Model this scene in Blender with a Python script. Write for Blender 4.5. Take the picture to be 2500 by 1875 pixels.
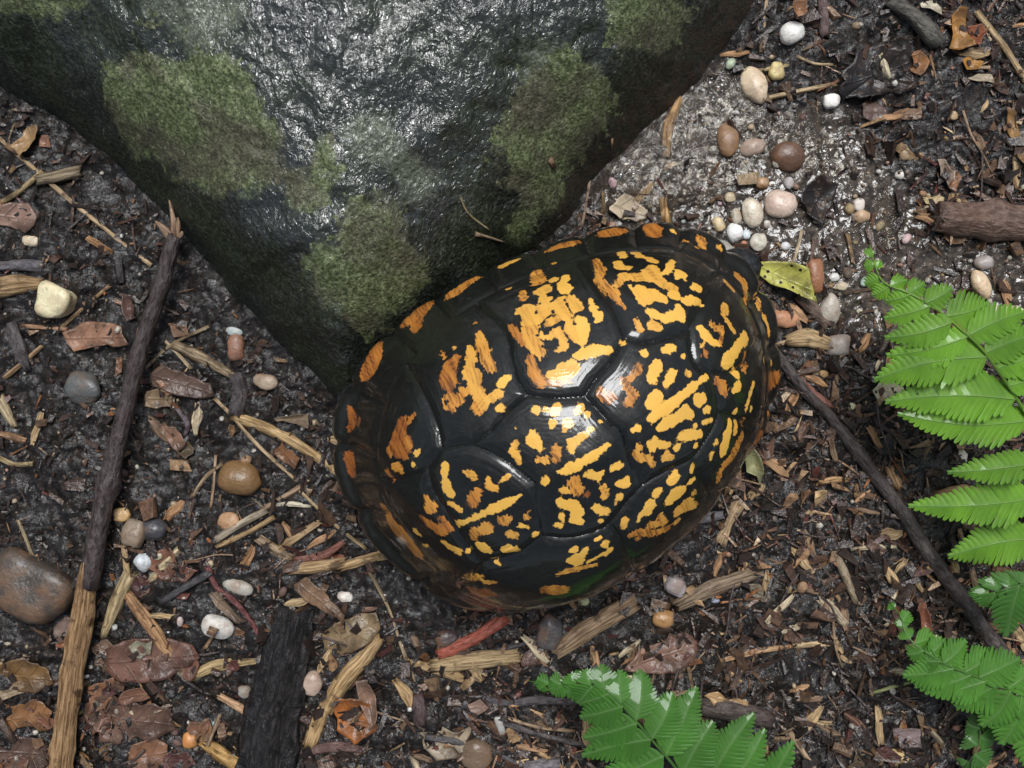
import bpy, math, random
import numpy as np
from mathutils import Vector, Matrix
from mathutils.bvhtree import BVHTree

scene = bpy.context.scene
COL = scene.collection
for o in list(bpy.data.objects):
    bpy.data.objects.remove(o)
random.seed(7)
RNG = np.random.default_rng(7)

# ------------------------------------------------------------------ camera, light
# All lengths below are written in centimetres and scaled to metres when a mesh is made.
CM = 0.01
CAM_H = 30.0          # camera height over the ground
FRAME_W = 31.0        # width of ground the frame covers
SRC_W, SRC_H = 2500.0, 1875.0
KPX = FRAME_W / SRC_W

cam_d = bpy.data.cameras.new("camera")
cam_d.sensor_width = 36.0
cam_d.lens = 36.0 * CAM_H / FRAME_W
cam_d.clip_start = 0.01
cam_d.clip_end = 200.0
cam = bpy.data.objects.new("camera", cam_d)
COL.objects.link(cam)
cam.location = (0, 0, CAM_H * CM)
scene.camera = cam

SUN_AZ, SUN_EL = math.radians(4), math.radians(66)
world = bpy.data.worlds.new("World")
scene.world = world
world.use_nodes = True
wn = world.node_tree.nodes
wl = world.node_tree.links
bg = wn["Background"]
sky = wn.new("ShaderNodeTexSky")
sky.sky_type = 'NISHITA'
sky.sun_disc = False
sky.sun_elevation = SUN_EL
sky.sun_rotation = SUN_AZ
sky.dust_density = 3.0
hs = wn.new("ShaderNodeHueSaturation")
hs.inputs["Saturation"].default_value = 0.6
wl.new(sky.outputs[0], hs.inputs["Color"])
wl.new(hs.outputs[0], bg.inputs["Color"])
bg.inputs["Strength"].default_value = 0.05

sun_d = bpy.data.lights.new("sun", 'SUN')
sun_d.energy = 1.5
sun_d.angle = math.radians(26)
sun_d.color = (0.98, 0.99, 1.0)
sun = bpy.data.objects.new("sun", sun_d)
COL.objects.link(sun)
_sd = Vector((math.cos(SUN_EL) * math.sin(SUN_AZ), math.cos(SUN_EL) * math.cos(SUN_AZ), math.sin(SUN_EL)))
sun.rotation_euler = _sd.to_track_quat('Z', 'Y').to_euler()
sun.location = _sd * 3

vs = scene.view_settings
vs.view_transform = 'Standard'
vs.look = 'None'
vs.gamma = 1.0
vs.exposure = 0.95
scene.cycles.transparent_max_bounces = 32

# ------------------------------------------------------------------ helpers
def S(px, py, z=0.0):
    """a point of the photograph (2500 px wide) at height z above the ground, in cm"""
    f = KPX * (CAM_H - z) / CAM_H
    return np.array([(px - SRC_W / 2) * f, -(py - SRC_H / 2) * f, z])

DK = 2500.0 / 2212.0
def D(x, y, z=0.0):
    return S(x * DK, y * DK, z)
DCM = DK * KPX        # cm on the ground per unit of D

def hash2(ix, iy, seed):
    h = (ix.astype(np.int64) * 374761393 + iy.astype(np.int64) * 668265263 + seed * 974634777) & 0x7fffffff
    h = ((h ^ (h >> 13)) * 1274126177) & 0x7fffffff
    h = ((h ^ (h >> 16)) * 1911520717) & 0x7fffffff
    return ((h ^ (h >> 15)) & 0xffff) / 65535.0

def vnoise(x, y, seed=0):
    x = np.asarray(x, float); y = np.asarray(y, float)
    ix = np.floor(x); iy = np.floor(y)
    fx = x - ix; fy = y - iy
    fx = fx * fx * fx * (fx * (fx * 6 - 15) + 10); fy = fy * fy * fy * (fy * (fy * 6 - 15) + 10)
    a = hash2(ix, iy, seed); b = hash2(ix + 1, iy, seed)
    c = hash2(ix, iy + 1, seed); d = hash2(ix + 1, iy + 1, seed)
    return (a + (b - a) * fx) * (1 - fy) + (c + (d - c) * fx) * fy - 0.5

def fbm(x, y, seed=0, octv=4, gain=0.5):
    t = 0; a = 1.0
    c, s = 0.8, 0.6
    for k in range(octv):
        t = t + a * vnoise(x, y, seed + k * 17)
        x, y = (c * x - s * y) * 2.03 + 3.1, (s * x + c * y) * 2.03 - 1.7
        a *= gain
    return t

def new_mesh(name, verts, faces, attrs=None, uv=None, smooth=True):
    me = bpy.data.meshes.new(name)
    v = np.asarray(verts, float) * CM
    fa = faces if not isinstance(faces, np.ndarray) else None
    if fa is None:
        n, k = faces.shape
        me.vertices.add(len(v)); me.vertices.foreach_set("co", v.astype(np.float32).ravel())
        me.loops.add(n * k); me.loops.foreach_set("vertex_index", faces.astype(np.int32).ravel())
        me.polygons.add(n)
        me.polygons.foreach_set("loop_start", np.arange(0, n * k, k, dtype=np.int32))
        me.polygons.foreach_set("loop_total", np.full(n, k, dtype=np.int32))
        me.update(calc_edges=True)
    else:
        me.from_pydata([tuple(p) for p in v], [], fa)
    if uv is not None:
        ul = me.uv_layers.new(name="UVMap")
        li = np.zeros(len(me.loops), dtype=np.int32); me.loops.foreach_get("vertex_index", li)
        ul.data.foreach_set("uv", np.asarray(uv, np.float32)[li].ravel())
    for k, a in (attrs or {}).items():
        a = np.asarray(a, np.float32)
        if a.ndim == 1:
            at = me.attributes.new(k, 'FLOAT', 'POINT'); at.data.foreach_set("value", a)
        else:
            at = me.attributes.new(k, 'FLOAT_COLOR', 'POINT')
            if a.shape[1] == 3: a = np.hstack([a, np.ones((len(a), 1), np.float32)])
            at.data.foreach_set("color", a.ravel())
    me.polygons.foreach_set("use_smooth", np.full(len(me.polygons), bool(smooth)))
    me.update()
    return me

def obj(name, me, mat=None, parent=None, loc=(0, 0, 0), rot=None, color=None, scale=None):
    o = bpy.data.objects.new(name, me)
    COL.objects.link(o)
    if parent is not None: o.parent = parent
    o.location = Vector([c * CM for c in loc])
    if rot is not None: o.rotation_euler = rot
    if scale is not None: o.scale = scale
    if color is not None: o.color = (*color, 1)
    if mat is not None and me is not None and not me.materials: me.materials.append(mat)
    return o

def tag(o, label=None, cat=None, group=None, kind=None):
    if label: o["label"] = label
    if cat: o["category"] = cat
    if group: o["group"] = group
    if kind: o["kind"] = kind
    return o

def srgb(r, g, b):
    f = lambda c: (c / 255 / 12.92) if c <= 10 else ((c / 255 + 0.055) / 1.055) ** 2.4
    return (f(r), f(g), f(b))

def spline(pts, step=0.22):
    """Catmull-Rom through pts (n,k) resampled about every step cm"""
    P = np.asarray(pts, float)
    if len(P) == 2:
        n = max(2, int(np.linalg.norm(P[1][:3] - P[0][:3]) / step) + 1)
        t = np.linspace(0, 1, n)[:, None]
        return P[0] * (1 - t) + P[1] * t
    Q = np.vstack([2 * P[0] - P[1], P, 2 * P[-1] - P[-2]])
    out = []
    for i in range(1, len(Q) - 2):
        n = max(2, int(np.linalg.norm(Q[i + 1][:3] - Q[i][:3]) / step) + 1)
        t = np.linspace(0, 1, n, endpoint=False)[:, None]
        a, b, c, d = Q[i - 1], Q[i], Q[i + 1], Q[i + 2]
        out.append(0.5 * (2 * b + (c - a) * t + (2 * a - 5 * b + 4 * c - d) * t ** 2 + (3 * b - a - 3 * c + d) * t ** 3))
    out.append(P[-1][None])
    return np.vstack(out)

def inside(poly, X, Y):
    r = np.zeros(np.shape(X), bool)
    n = len(poly)
    for i in range(n):
        x1, y1 = poly[i]; x2, y2 = poly[(i + 1) % n]
        if y1 == y2: continue
        c = ((y1 > Y) != (y2 > Y)) & (X < (x2 - x1) * (Y - y1) / (y2 - y1) + x1)
        r ^= c
    return r

def polydist(poly, X, Y, closed=True):
    d = np.full(np.shape(X), 1e9)
    n = len(poly)
    for i in range(n if closed else n - 1):
        x1, y1 = poly[i]; x2, y2 = poly[(i + 1) % n]
        dx, dy = x2 - x1, y2 - y1
        t = np.clip(((X - x1) * dx + (Y - y1) * dy) / (dx * dx + dy * dy + 1e-12), 0, 1)
        d = np.minimum(d, np.hypot(X - x1 - t * dx, Y - y1 - t * dy))
    return d

def sdist(poly, X, Y):
    d = polydist(poly, X, Y)
    return np.where(inside(poly, X, Y), d, -d)

# ------------------------------------------------------------------ materials
class NT:
    def __init__(s, name):
        s.m = bpy.data.materials.new(name); s.m.use_nodes = True
        s.t = s.m.node_tree; s.n = s.t.nodes; s.l = s.t.links
        s.b = s.n["Principled BSDF"]
    def node(s, typ, ins=None, **kw):
        n = s.n.new(typ)
        for k, v in kw.items(): setattr(n, k, v)
        for k, v in (ins or {}).items(): s.put(n.inputs[k], v)
        return n
    def put(s, sock, v):
        if isinstance(v, bpy.types.NodeSocket): s.l.new(v, sock)
        elif isinstance(v, bpy.types.Node): s.l.new(v.outputs[0], sock)
        else:
            if hasattr(sock.default_value, "__len__") and len(sock.default_value) == 4 and len(v) == 3: v = (*v, 1)
            sock.default_value = v
    def bsdf(s, **kw):
        for k, v in kw.items(): s.put(s.b.inputs[k.replace("_", " ")], v)
    def obj_co(s): return s.node("ShaderNodeTexCoord").outputs["Object"]
    def uv(s): return s.node("ShaderNodeTexCoord").outputs["UV"]
    def map(s, co, scale): return s.node("ShaderNodeMapping", {"Vector": co, "Scale": scale}).outputs[0]
    def noise(s, co, scale, detail=4, rough=0.55, dist=0.0):
        return s.node("ShaderNodeTexNoise", {"Vector": co, "Scale": scale, "Detail": detail, "Roughness": rough, "Distortion": dist}).outputs["Fac"]
    def vor(s, co, scale, feature='F1', out="Distance"):
        return s.node("ShaderNodeTexVoronoi", {"Vector": co, "Scale": scale}, feature=feature).outputs[out]
    def ramp(s, fac, stops, interp='LINEAR'):
        r = s.node("ShaderNodeValToRGB", {"Fac": fac}); r.color_ramp.interpolation = interp
        e = r.color_ramp.elements
        while len(e) < len(stops): e.new(0.5)
        for el, (p, c) in zip(e, stops):
            el.position = p
            el.color = (*c, 1) if hasattr(c, "__len__") else (c, c, c, 1)
        return r.outputs["Color"]
    def mix(s, fac, a, b, mode='MIX'):
        m = s.node("ShaderNodeMix", data_type='RGBA', blend_type=mode)
        s.put(m.inputs[0], fac); s.put(m.inputs[6], a); s.put(m.inputs[7], b)
        return m.outputs[2]
    def math(s, op, a, b=0.0, c=None, clamp=False):
        m = s.node("ShaderNodeMath", operation=op, use_clamp=clamp)
        s.put(m.inputs[0], a); s.put(m.inputs[1], b)
        if c is not None: s.put(m.inputs[2], c)
        return m.outputs[0]
    def rng(s, v, a, b, c=0.0, d=1.0, smooth=True):
        m = s.node("ShaderNodeMapRange", {"Value": v, "From Min": a, "From Max": b, "To Min": c, "To Max": d},
                   interpolation_type='SMOOTHSTEP' if smooth else 'LINEAR')
        return m.outputs[0]
    def attr(s, name, out="Fac"): return s.node("ShaderNodeAttribute", attribute_name=name).outputs[out]
    def bump(s, h, strength, dist_cm, prev=None):
        b = s.node("ShaderNodeBump", {"Height": h, "Strength": strength, "Distance": dist_cm * CM})
        if prev is not None: s.l.new(prev, b.inputs["Normal"])
        return b.outputs[0]
    def info(s, out="Color"): return s.node("ShaderNodeObjectInfo").outputs[out]

def mat_ground():
    t = NT("wet_soil"); co = t.obj_co()
    silt = t.attr("silt")
    n1 = t.noise(co, 90, 5); n2 = t.noise(co, 420, 5, 0.65); n3 = t.noise(co, 1400, 3, 0.6)
    soil = t.ramp(n2, [(0.3, (0.002, 0.0016, 0.0013)), (0.48, (0.008, 0.006, 0.0045)), (0.6, (0.024, 0.0165, 0.0115)), (0.72, (0.07, 0.045, 0.03))])
    soil = t.mix(t.rng(n1, 0.45, 0.62), soil, t.mix(0.6, soil, (0.018, 0.016, 0.016)))
    sil = t.ramp(n2, [(0.3, (0.012, 0.009, 0.006)), (0.48, (0.05, 0.038, 0.027)), (0.6, (0.11, 0.085, 0.062)), (0.74, (0.24, 0.2, 0.155))])
    sf = t.rng(t.math('ADD', silt, t.math('MULTIPLY', t.math('SUBTRACT', n1, 0.5), 0.7)), 0.25, 0.75)
    c = t.mix(sf, soil, sil)
    # single sand grains
    vg = t.node("ShaderNodeTexVoronoi", {"Vector": co, "Scale": 900.0})
    pick = t.math('GREATER_THAN', t.node("ShaderNodeSeparateColor", {"Color": vg.outputs["Color"]}).outputs[0], 0.93)
    gm = t.math('MULTIPLY', pick, t.math('LESS_THAN', vg.outputs["Distance"], 0.36))
    c = t.mix(t.math('MULTIPLY', gm, 0.3), c, (0.36, 0.31, 0.25))
    nb = t.bump(t.noise(co, 950, 4, 0.7), 1.0, 0.1)
    nb = t.bump(n3, 0.7, 0.05, nb)
    wet = t.rng(n1, 0.35, 0.65, 0.12, 0.4)
    t.bsdf(Base_Color=c, Roughness=0.5, Normal=nb)
    hw = t.node("ShaderNodeMix"); t.put(hw.inputs[0], sf); t.put(hw.inputs[2], t.noise(co, 620, 4, 0.66, 0.5)); t.put(hw.inputs[3], t.noise(co, 230, 3, 0.5, 1.5))
    t.put(t.b.inputs['Coat Normal'], t.bump(hw.outputs[0], 1.0, 0.06))
    pw = t.rng(t.noise(co, 140, 4, 0.6), 0.38, 0.6, 0.12, 1.0)
    t.put(t.b.inputs['Coat Weight'], t.math('MAXIMUM', pw, sf))
    t.bsdf(**{"Specular IOR Level": 0.2, "Coat Roughness": 0.05})
    return t.m

def mat_rock():
    t = NT("wet_rock"); co = t.obj_co()
    n1 = t.noise(co, 55, 5); n2 = t.noise(co, 300, 5, 0.6); n3 = t.noise(co, 900, 4, 0.65)
    base = t.ramp(n3, [(0.32, (0.003, 0.004, 0.003)), (0.5, (0.016, 0.019, 0.015)), (0.62, (0.045, 0.05, 0.04)), (0.75, (0.1, 0.105, 0.09))])
    base = t.mix(t.rng(n2, 0.35, 0.65, 0.0, 0.5), base, (0.012, 0.014, 0.012))
    algae = t.rng(t.noise(co, 38, 4, 0.6), 0.4, 0.62)
    base = t.mix(t.math('MULTIPLY', algae, 0.7), base, t.ramp(n3, [(0.32, (0.004, 0.006, 0.003)), (0.52, (0.022, 0.03, 0.012)), (0.7, (0.075, 0.09, 0.045))]))
    moss = t.attr("moss"); dull = t.attr("dull")
    mf = t.rng(t.math('ADD', moss, t.math('MULTIPLY', t.math('SUBTRACT', n2, 0.5), 0.5)), 0.38, 0.62)
    df = t.rng(t.math('ADD', dull, t.math('MULTIPLY', t.math('SUBTRACT', n2, 0.5), 0.8)), 0.3, 0.8)
    mc = t.ramp(n3, [(0.3, (0.024, 0.034, 0.012)), (0.48, (0.1, 0.125, 0.05)), (0.66, (0.25, 0.28, 0.14))])
    mc = t.mix(t.rng(n1, 0.4, 0.65), mc, t.ramp(n3, [(0.3, (0.035, 0.035, 0.02)), (0.55, (0.1, 0.1, 0.06)), (0.72, (0.2, 0.19, 0.13))]))
    lc = t.ramp(n3, [(0.3, (0.05, 0.06, 0.04)), (0.5, (0.12, 0.135, 0.09)), (0.68, (0.24, 0.26, 0.19))])
    c = t.mix(mf, base, mc)
    c = t.mix(t.math('MULTIPLY', df, 0.75), c, lc)
    brown = t.attr("brown")
    c = t.mix(t.math('MULTIPLY', brown, t.rng(n2, 0.35, 0.6)), c, (0.045, 0.028, 0.018))
    allm = t.math('MAXIMUM', mf, t.math('MULTIPLY', df, 0.8))
    wave = t.noise(t.map(co, (1, 0.75, 1)), 620, 3, 0.55, 1.2)
    nz = t.node('ShaderNodeSeparateXYZ', {'Vector': t.node('ShaderNodeNewGeometry').outputs['True Normal']}).outputs[2]
    film = t.rng(nz, 0.5, 0.86)          # the water film drains off the steep sides
    nb = t.bump(wave, 1.0, 0.085)
    nb = t.bump(n3, 0.5, 0.02, nb)
    r = t.math('SUBTRACT', 0.62, t.math('MULTIPLY', film, 0.2))
    t.bsdf(**{'Specular IOR Level': 0.25})
    t.bsdf(Base_Color=c, Roughness=r, Normal=nb)
    t.put(t.b.inputs["Coat Weight"], t.math('MULTIPLY', t.math('SUBTRACT', 1.0, t.math('MULTIPLY', allm, 0.55)), t.math('ADD', 0.12, t.math('MULTIPLY', film, 0.88))))
    t.bsdf(**{"Coat Roughness": 0.065, "Coat IOR": 1.8})
    t.put(t.b.inputs["Coat Normal"], t.bump(wave, 1.0, 0.075))
    return t.m

def mat_moss():
    t = NT("moss"); co = t.obj_co()
    n1 = t.noise(co, 60, 4); n3 = t.noise(co, 850, 4, 0.65); nn = t.noise(co, 330, 4, 0.6)
    c = t.ramp(n3, [(0.3, (0.024, 0.034, 0.012)), (0.48, (0.1, 0.125, 0.05)), (0.66, (0.25, 0.28, 0.14))])
    c = t.mix(t.rng(n1, 0.42, 0.66), c, t.ramp(n3, [(0.3, (0.035, 0.034, 0.02)), (0.55, (0.105, 0.1, 0.06)), (0.72, (0.21, 0.2, 0.13))]))
    vg = t.noise(co, 1500, 3, 0.6)
    c = t.mix(t.rng(vg, 0.5, 0.36, 0.0, 0.65), c, (0.012, 0.016, 0.007))
    nb = t.bump(vg, 0.9, 0.05); nb = t.bump(nn, 0.6, 0.06, nb)
    t.bsdf(Base_Color=c, Roughness=0.5, Normal=nb)
    t.bsdf(**{"Specular IOR Level": 0.3, "Coat Weight": 0.35, "Coat Roughness": 0.1})
    t.put(t.b.inputs['Coat Normal'], nb)
    return t.m

def mat_shell():
    t = NT("turtle_shell"); co = t.obj_co()
    pat = t.attr("pat"); hue = t.attr("hue"); seam = t.attr("seam")
    nf = t.noise(co, 760, 4, 0.65); nm = t.noise(co, 190, 3)
    # radiating streak direction stored as (angle, radius) in the uv map
    st = t.noise(t.map(t.uv(), (1, 1, 1)), 1.0, 3, 0.6)
    ring = t.math('SINE', t.math('ADD', t.math('MULTIPLY', seam, 62.0), t.math('MULTIPLY', nm, 14.0)))
    edge = t.math('ADD', pat, t.math('ADD', t.math('MULTIPLY', t.math('SUBTRACT', nf, 0.5), 0.16), t.math('MULTIPLY', t.math('SUBTRACT', nm, 0.5), 0.2)))
    edge = t.math('ADD', edge, t.math('MULTIPLY', t.math('SUBTRACT', ring, 0.4), t.math('MULTIPLY', t.rng(hue, 0.15, 0.5), 0.022)))
    m = t.rng(edge, -0.014, 0.016)
    yel = t.mix(nm, (0.84, 0.5, 0.1), (0.76, 0.4, 0.06))
    amb = t.mix(st, (0.66, 0.29, 0.045), (0.42, 0.15, 0.025))
    red = t.mix(st, (0.4, 0.12, 0.022), (0.16, 0.05, 0.013))
    h1 = t.math('ADD', hue, t.math('MULTIPLY', t.math('SUBTRACT', st, 0.5), t.math('MULTIPLY', hue, 0.9)))
    c = t.mix(t.rng(h1, 0.12, 0.6), yel, amb)
    c = t.mix(t.rng(h1, 0.5, 0.95), c, red)
    # dark flecks and growth lines crossing the older, amber patches
    fl = t.math('MULTIPLY', t.rng(t.math('ADD', st, t.math('MULTIPLY', ring, 0.09)), 0.54, 0.63), t.rng(hue, 0.2, 0.5))
    c = t.mix(t.math('MULTIPLY', fl, 0.55), c, (0.045, 0.02, 0.008))
    blk = t.mix(nm, (0.004, 0.0045, 0.004), (0.009, 0.01, 0.008))
    blk = t.mix(t.math('MULTIPLY', t.rng(nf, 0.55, 0.7), 0.5), blk, (0.02, 0.021, 0.018))
    c = t.mix(m, blk, c)
    ringamp = t.math('MULTIPLY', t.math('MULTIPLY', ring, t.rng(t.noise(co, 70, 2), 0.42, 0.6)), t.rng(seam, 0.02, 0.9, 1.0, 0.25))
    hgt = t.math('ADD', t.math('MULTIPLY', ringamp, 0.2), t.math('ADD', t.math('MULTIPLY', nf, 0.5), t.math('MULTIPLY', m, 0.12)))
    nb = t.bump(hgt, 0.35, 0.03)
    nb = t.bump(nm, 0.35, 0.06, nb)
    t.bsdf(Base_Color=c, Roughness=t.rng(nf, 0.3, 0.7, 0.35, 0.55), Normal=nb)
    t.bsdf(**{"Specular IOR Level": 0.22, "Coat Weight": 0.8, "Coat Roughness": 0.09})
    t.put(t.b.inputs["Coat Normal"], t.bump(hgt, 0.3, 0.02))
    return t.m

def mat_skin():
    t = NT("turtle_skin"); co = t.obj_co()
    v = t.vor(co, 500)
    c = t.ramp(v, [(0.0, (0.035, 0.04, 0.045)), (0.6, (0.012, 0.012, 0.013))])
    t.bsdf(Base_Color=c, Roughness=0.4, Normal=t.bump(v, 0.6, -0.05))
    return t.m

def mat_wood(name, kind):
    """kind: wood (split, fibrous), bark, char. Colour comes from the object."""
    t = NT(name); uv = t.uv(); co = t.obj_co(); oc = t.info()
    rnd = t.info("Random")
    off = t.node("ShaderNodeVectorMath", {0: uv, 1: t.node("ShaderNodeCombineXYZ", {"X": t.math('MULTIPLY', rnd, 31.0), "Y": t.math('MULTIPLY', rnd, 17.0)})}, operation='ADD').outputs[0]
    if kind == "wood":
        g = t.noise(t.map(off, (1.3, 15, 1)), 1.0, 4, 0.65)
        d = t.noise(off, 2.2, 4, 0.6)
        c = t.mix(t.rng(g, 0.35, 0.65), t.mix(0.62, oc, (0.03, 0.017, 0.009)), t.mix(0.18, oc, (0.9, 0.75, 0.5)))
        c = t.mix(t.rng(d, 0.52, 0.7), c, t.mix(0.8, oc, (0.02, 0.013, 0.009)))
        h = g; a, b = 0.9, 0.08; r = 0.4
    elif kind == "bark":
        g = t.noise(t.map(off, (3.5, 9, 1)), 1.0, 5, 0.62)
        d = t.noise(off, 1.3, 3)
        c = t.mix(t.rng(g, 0.32, 0.68), t.mix(0.6, oc, (0.008, 0.006, 0.006)), t.mix(0.14, oc, (0.45, 0.4, 0.38)))
        c = t.mix(t.rng(d, 0.45, 0.65), c, t.mix(0.4, c, oc))
        h = g; a, b = 1.0, 0.1; r = 0.34
    else:
        g = t.noise(t.map(off, (2.6, 7, 1)), 1.0, 5, 0.7, 0.6)
        c = t.mix(t.rng(g, 0.4, 0.7), (0.004, 0.004, 0.004), t.mix(0.5, oc, (0.035, 0.034, 0.034)))
        h = g; a, b = 1.0, 0.2; r = 0.42
    nb = t.bump(h, a, b)
    nb = t.bump(t.noise(co, 700, 3), 0.35, 0.03, nb)
    t.bsdf(Base_Color=c, Roughness=0.55, Normal=nb)
    t.bsdf(**{"Specular IOR Level": 0.2, "Coat Weight": 0.45 if kind != "wood" else 0.25, "Coat Roughness": 0.07})
    t.put(t.b.inputs["Coat Normal"], nb)
    return t.m

def mat_stone():
    t = NT("pebble_stone"); co = t.obj_co(); oc = t.info(); rnd = t.info("Random")
    off = t.node("ShaderNodeVectorMath", {0: co, 1: t.node("ShaderNodeCombineXYZ", {"X": rnd, "Y": t.math('MULTIPLY', rnd, 3.0)})}, operation='ADD').outputs[0]
    n1 = t.noise(off, 130, 4, 0.6); n2 = t.noise(off, 700, 4, 0.6)
    c = t.mix(t.rng(n1, 0.42, 0.7), oc, t.mix(0.55, oc, (0.22, 0.11, 0.05)))
    c = t.mix(t.rng(t.noise(off, 320, 5, 0.7), 0.5, 0.7, 0.0, 0.6), c, t.mix(0.75, oc, (0.06, 0.04, 0.025)))
    c = t.mix(t.rng(n2, 0.6, 0.75, 0.0, 0.5), c, t.mix(0.6, oc, (0.04, 0.03, 0.02)))
    t.bsdf(Base_Color=c, Roughness=t.rng(n1, 0.3, 0.7, 0.25, 0.55), Normal=t.bump(n2, 0.6, 0.06, t.bump(n1, 0.6, 0.12)))
    t.bsdf(**{"Coat Weight": 0.12, "Coat Roughness": 0.1, "Subsurface Weight": 0.12, "Subsurface Scale": 0.002})
    return t.m

def mat_leaf():
    t = NT("dead_leaf"); uv = t.uv(); co = t.obj_co(); oc = t.info()
    n1 = t.noise(co, 140, 5, 0.6); n2 = t.noise(co, 600, 4, 0.6)
    sx = t.node("ShaderNodeSeparateXYZ", {"Vector": uv})
    ay = t.math('ABSOLUTE', sx.outputs[1])
    vein = t.math('SINE', t.math('MULTIPLY', t.math('ADD', sx.outputs[0], t.math('MULTIPLY', ay, -0.7)), 13.0))
    vm = t.math('MAXIMUM', t.rng(vein, 0.9, 1.0), t.rng(ay, 0.05, 0.0))
    c = t.mix(t.rng(n1, 0.38, 0.66), oc, t.mix(0.7, oc, (0.03, 0.015, 0.01)))
    c = t.mix(t.rng(n2, 0.55, 0.72, 0.0, 0.45), c, t.mix(0.5, oc, (0.6, 0.4, 0.25)))
    c = t.mix(t.math('MULTIPLY', vm, 0.4), c, t.mix(0.5, oc, (0.03, 0.015, 0.01)))
    spots = t.math('MULTIPLY', t.attr("spot"), t.math('LESS_THAN', t.vor(co, 420), 0.21))
    c = t.mix(spots, c, (0.012, 0.01, 0.006))
    nb = t.bump(vm, 0.5, 0.03); nb = t.bump(n1, 0.6, 0.07, nb)
    t.bsdf(Base_Color=t.mix(0.25, c, (0.0, 0.0, 0.0)), Roughness=0.6, Normal=nb)
    t.bsdf(**{"Specular IOR Level": 0.2, "Coat Weight": 0.4, "Coat Roughness": 0.06})
    t.put(t.b.inputs["Coat Normal"], t.bump(n2, 0.6, 0.05, nb))
    return t.m

def mat_fern():
    t = NT("fern_leaf"); uv = t.uv(); co = t.obj_co(); oc = t.info()
    sx = t.node("ShaderNodeSeparateXYZ", {"Vector": uv})
    ay = t.math('ABSOLUTE', sx.outputs[1])
    vein = t.attr("vein")
    n1 = t.noise(co, 90, 4); n2 = t.noise(co, 500, 3)
    c = t.mix(t.rng(n1, 0.35, 0.68), oc, t.mix(0.45, oc, (0.03, 0.09, 0.012)))
    c = t.mix(t.math('MULTIPLY', t.rng(ay, 0.07, 0.0), 0.4), c, (0.2, 0.38, 0.12))
    c = t.mix(t.math('MULTIPLY', vein, 0.18), c, (0.03, 0.1, 0.012))
    specks = t.math('MULTIPLY', t.math('LESS_THAN', t.vor(co, 190), 0.085), t.rng(n2, 0.4, 0.55))
    c = t.mix(t.math('MULTIPLY', specks, 0.8), c, (0.02, 0.012, 0.008))
    nb = t.bump(vein, 0.5, 0.03); nb = t.bump(n2, 0.3, 0.03, nb)
    t.bsdf(Base_Color=c, Roughness=0.5, Normal=nb)
    t.bsdf(**{"Specular IOR Level": 0.25, "Coat Weight": 0.45, "Coat Roughness": 0.08})
    tr = t.node("ShaderNodeBsdfTranslucent", {"Color": t.mix(0.5, c, (0.3, 0.5, 0.06))})
    ms = t.node("ShaderNodeMixShader", {0: 0.3})
    t.l.new(t.b.outputs[0], ms.inputs[1]); t.l.new(tr.outputs[0], ms.inputs[2])
    t.l.new(ms.outputs[0], t.n["Material Output"].inputs["Surface"])
    return t.m

def mat_litter():
    t = NT("litter"); co = t.obj_co()
    col = t.attr("col", "Color")
    n = t.noise(co, 500, 4, 0.6)
    c = t.mix(t.rng(n, 0.35, 0.68), t.mix(0.6, col, (0.015, 0.01, 0.008)), col)
    nb = t.bump(n, 0.9, 0.08)
    t.bsdf(Base_Color=c, Roughness=0.6, Normal=nb)
    t.bsdf(**{"Specular IOR Level": 0.2, "Coat Weight": 0.7, "Coat Roughness": 0.06})
    t.put(t.b.inputs["Coat Normal"], t.bump(t.noise(co, 1000, 3, 0.6), 1.0, 0.035))
    return t.m

def mat_water():
    t = NT("muddy_water"); co = t.obj_co()
    n = t.noise(co, 130, 4, 0.6)
    nb = t.bump(t.noise(co, 330, 4, 0.55, 0.8), 0.8, 0.1)
    tr = t.node("ShaderNodeBsdfTransparent", {"Color": (0.97, 0.95, 0.9, 1)})
    df = t.node("ShaderNodeBsdfDiffuse", {"Color": (0.09, 0.075, 0.056, 1)})
    gl = t.node("ShaderNodeBsdfGlossy", {"Roughness": 0.06, "Normal": nb})
    m1 = t.node("ShaderNodeMixShader", {0: t.rng(n, 0.35, 0.7, 0.03, 0.35)})
    t.l.new(tr.outputs[0], m1.inputs[1]); t.l.new(df.outputs[0], m1.inputs[2])
    fr = t.node("ShaderNodeFresnel", {"IOR": 1.33, "Normal": nb})
    m2 = t.node("ShaderNodeMixShader", {0: fr})
    t.l.new(m1.outputs[0], m2.inputs[1]); t.l.new(gl.outputs[0], m2.inputs[2])
    t.l.new(m2.outputs[0], t.n["Material Output"].inputs["Surface"])
    return t.m

def mat_bubble():
    t = NT("bubble_film")
    tr = t.node("ShaderNodeBsdfTransparent", {"Color": (0.98, 0.98, 0.97, 1)})
    gl = t.node("ShaderNodeBsdfGlossy", {"Roughness": 0.04})
    lw = t.node("ShaderNodeLayerWeight", {"Blend": 0.35}); fr = t.rng(t.math('POWER', lw.outputs["Facing"], 2.2), 0.0, 1.0, 0.05, 0.75)
    m2 = t.node("ShaderNodeMixShader", {0: fr})
    t.l.new(tr.outputs[0], m2.inputs[1]); t.l.new(gl.outputs[0], m2.inputs[2])
    t.l.new(m2.outputs[0], t.n["Material Output"].inputs["Surface"])
    return t.m

M = dict(ground=mat_ground(), rock=mat_rock(), moss=mat_moss(), shell=mat_shell(), skin=mat_skin(), wood=mat_wood("split_wood", "wood"),
         bark=mat_wood("bark", "bark"), char=mat_wood("charred_wood", "char"), stone=mat_stone(), leaf=mat_leaf(), fern=mat_fern(),
         litter=mat_litter(), water=mat_water(), bubble=mat_bubble())

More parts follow.
